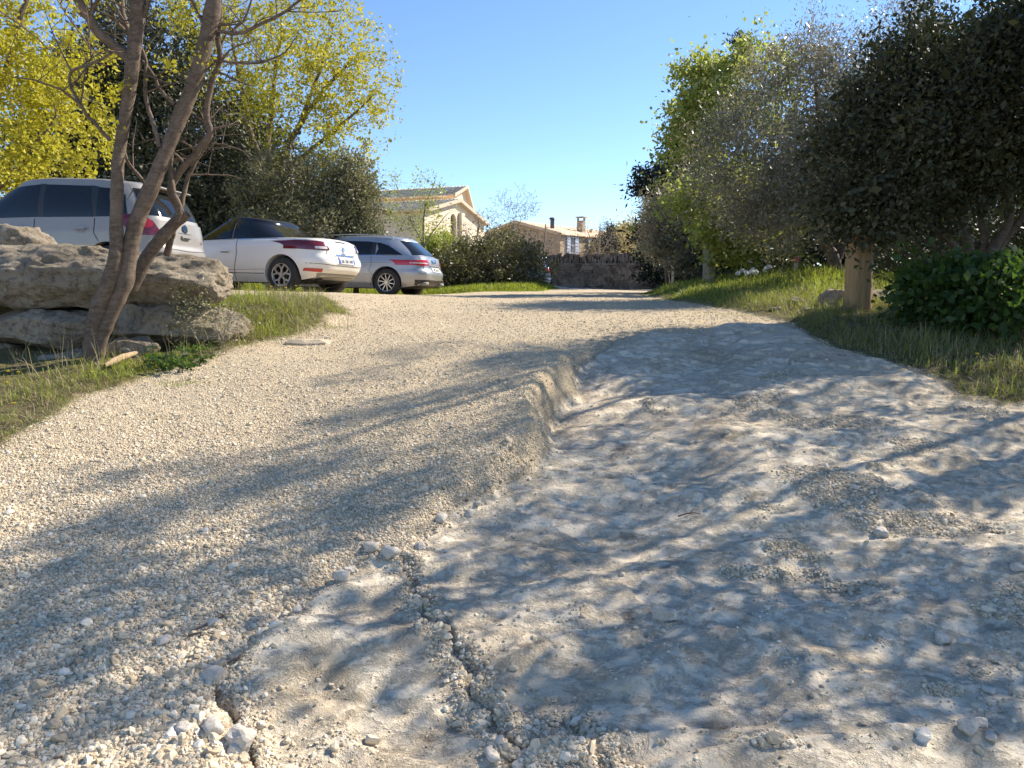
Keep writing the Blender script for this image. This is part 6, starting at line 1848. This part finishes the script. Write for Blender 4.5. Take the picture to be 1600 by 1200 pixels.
# -- silver estate (right)
def d_wag(patch, strip, text, root, mp):
    G = MC['glass']; bl = MC['black']
    patch('quarter_window', [(.62, .985), (1.28, .975), (1.22, 1.12), (1.30, 1.27), (1.22, 1.275), (.98, 1.20)], 'y', G, .008, sides=(1, -1))
    patch('side_window', [(1.40, .975), (2.18, .965), (2.20, 1.32), (1.55, 1.30), (1.42, 1.29)], 'y', G, .008, sides=(1, -1))
    patch('side_window', [(2.28, .965), (3.35, .95), (3.0, 1.15), (2.7, 1.28), (2.3, 1.33)], 'y', G, .008, sides=(1, -1))
    patch('window_pillar', [(1.28, .975), (1.40, .975), (1.42, 1.29), (1.30, 1.28)], 'y', bl, .006, sides=(1, -1)); patch('window_pillar', [(2.18, .965), (2.28, .965), (2.30, 1.33), (2.20, 1.33)], 'y', bl, .006, sides=(1, -1))
    strip('window_trim', [(.60, .972), (1.3, .962), (3.3, .935)], 'y', .014, MC['chrome'], .012, (1, -1))
    patch('rear_window', [(-.64, .99), (.64, .99), (.54, 1.33), (-.54, 1.33)], 'x', G, .008)
    patch('windscreen', [(-.66, .98), (.66, .98), (.54, 1.32), (-.54, 1.32)], 'X', G, .006)
    for s_ in (1, -1):
        patch('tail_lamp', [(.40, .745), (.87, .74), (.87, .865), (.42, .85)], 'x', MC['red'], .012, sides=(s_,), res=.04)
        patch('tail_lamp', [(.0, .74), (.22, .745), (.38, .79), (.34, .85), (.18, .88), (.02, .88)], 'y', MC['red'], .012, sides=(s_,), res=.04)
        patch('tail_lamp_lens', [(.46, .785), (.80, .785), (.80, .81), (.46, .805)], 'x', MC['clear'], .018, sides=(s_,), res=.04)
    strip('hatch_gap', [(-.62, .52), (-.60, .74), (-.66, .95)], 'x', .01, MC['seam']); strip('hatch_gap', [(.62, .52), (.60, .74), (.66, .95)], 'x', .01, MC['seam'])
    patch('hatch_trim', [(-.36, .735), (.36, .735), (.36, .765), (-.36, .765)], 'x', MC['grey'], .02)
    plate(patch, text, -.26, .26, .60, .71, 'AK 704 VD', False)
    for i in range(4):
        patch('badge', [(-.105 + i * .07 + .045 * math.cos(a), .87 + .045 * math.sin(a)) for a in np.linspace(0, 6.28, 17)[:-1]], 'x', MC['chrome'], .014 + .003 * i)
    patch('rear_diffuser', [(-.70, .27), (.70, .27), (.76, .40), (-.76, .40)], 'x', bl, .008)
    for s_ in (1, -1):
        b = bmesh.new()
        for dy in (0, .09): bmesh.ops.create_cone(b, cap_ends=True, segments=16, radius1=.038, radius2=.038, depth=.16, matrix=Matrix.Translation((.13, s_ * (.5 + dy), .31)) @ Matrix.Rotation(math.pi / 2, 4, 'Y'))
        bmlink('exhaust_pipe', b, MC['grey'], root, True)
        b = bmesh.new(); pts = [(.95, 1.395), (1.0, 1.43), (1.8, 1.475), (2.5, 1.465), (2.75, 1.42)]
        T = Tubes(); T.add(spline([(a, s_ * .60, c) for a, c in pts], 14), np.full(14, .014), 7); T.build('roof_rail', mp['body'], root)
        b.free(); b = bmesh.new(); bx(b, (3.15, s_ * 1.0, .98), (.12, .22, .14)); bmesh.ops.bevel(b, geom=b.edges[:], offset=.035, segments=3, affect='EDGES'); bmlink('wing_mirror', b, mp['body'], root, True)
    strip('shoulder_line', [(.45, .80), (2.0, .775), (3.9, .74)], 'y', .012, MC['grey'], .003, (1, -1))
    strip('door_gap', [(1.38, .95), (1.36, .75), (1.42, .6), (1.32, .5), (1.40, .25)], 'y', .010, MC['seam'], .004, (1, -1)); strip('door_gap', [(2.24, .95), (2.24, .24)], 'y', .010, MC['seam'], .004, (1, -1)); strip('door_gap', [(3.3, .92), (3.34, .5), (3.28, .24)], 'y', .010, MC['seam'], .004, (1, -1))
    for a in (1.5, 2.4): patch('door_handle', [(a, .715), (a + .22, .715), (a + .22, .75), (a, .75)], 'y', mp['body'], .04, sides=(1, -1))
    patch('head_lamp', [(4.15, .64), (4.5, .60), (4.4, .70), (4.1, .76)], 'y', MC['clear'], .01, sides=(1, -1))
    T = Tubes(); T.add([(.75, 0, 1.41), (.70, 0, 1.47)], [.03, .008], 8); T.build('aerial', mp['body'], root)
    T = Tubes(); T.add([(.105, .02, .985), (.125, .30, 1.03)], [.012, .008], 6); T.build('rear_wiper', bl, root)

WAG = dict(L=4.70, W=1.83, rw=.98, wb=2.81, wheel_r=.328, spokes=10,
           belt=[(0, .94), (.4, .975), (1.5, .97), (3.2, .93), (3.6, .91), (4.3, .78), (4.7, .62)], roof=[(0, 1.30), (.35, 1.36), (1.0, 1.42), (1.8, 1.445), (2.4, 1.435), (2.9, 1.36), (3.4, 1.12), (4.7, 1.0)],
           bot=[.34, .25, .19, .19, .2, .26], ks=[(0, .90, .12, .10), (.15, .965, .035, .03), (.35, .99, .0, 0), (.46, 1.0, .02, .0), (.56, .995, .07, .03), (.8, .985, .09, .1), (1, .935, .13, .32)],
           green=dict(xr0=.14, xr1=.62, xf0=3.75, xf1=2.65, w0=.915, w1=.68, rp=1.15, sq=4.2, rn=.90), details=d_wag)

P_SIL = paint('paint_silver', (.26, .245, .225), .15, .42); P_WHITE = paint('paint_white', (.74, .73, .70), 0, .3); P_WAG = paint('paint_silver_blue', (.34, .37, .41), .5, .33)
YAW = math.atan2(.61, -.79)
def anchor(px, py, Y):
    a = at(px, py, Y); return Vector((a.x, a.y, a.z))
CARS = [
    ('hatchback_car', 'silver grey tall hatchback with round rear lamps parked behind the boulder wall', 'car', (174, 447, 11.3), math.pi - R(9), R(1.5), R(-1.3), MPV, dict(body=P_SIL)),
    ('convertible_car', 'white coupe convertible with a black folding hard roof parked in the middle', 'car', (443, 456, 14.0), math.pi - R(21), R(1.5), R(-1.2), CC, dict(body=P_WHITE, green=simple('roof_black_gloss', (.012, .012, .013), .12, 0, 0, 1, .15))),
    ('estate_car', 'silver blue estate car with ten spoke wheels and red lamps parked furthest right', 'car', (605, 460, 18.0), math.pi - R(14), R(1.3), R(-1.0), WAG, dict(body=P_WAG)),
]
for nm, lab, cat, (a, b, Y), yaw, ro, pi_, prm, mp in CARS:
    pos = anchor(a, b, Y); g_ = gz(pos.x, pos.y)
    print(nm, 'wheel z', round(pos.z, 3), 'ground', round(g_, 3))
    pos.z = g_ - .004
    make_car(nm, lab, cat, pos, yaw, ro, pi_, prm, mp)
pos = Vector((xb(842, 36), 36, gz(xb(842, 36), 36)))
make_car('blue_car', 'small pale blue car mostly hidden behind the wide bush in front of the stone wall', 'car', pos, R(200), 0, 0, MPV, dict(body=paint('paint_blue', (.16, .25, .42), .3, .3)))
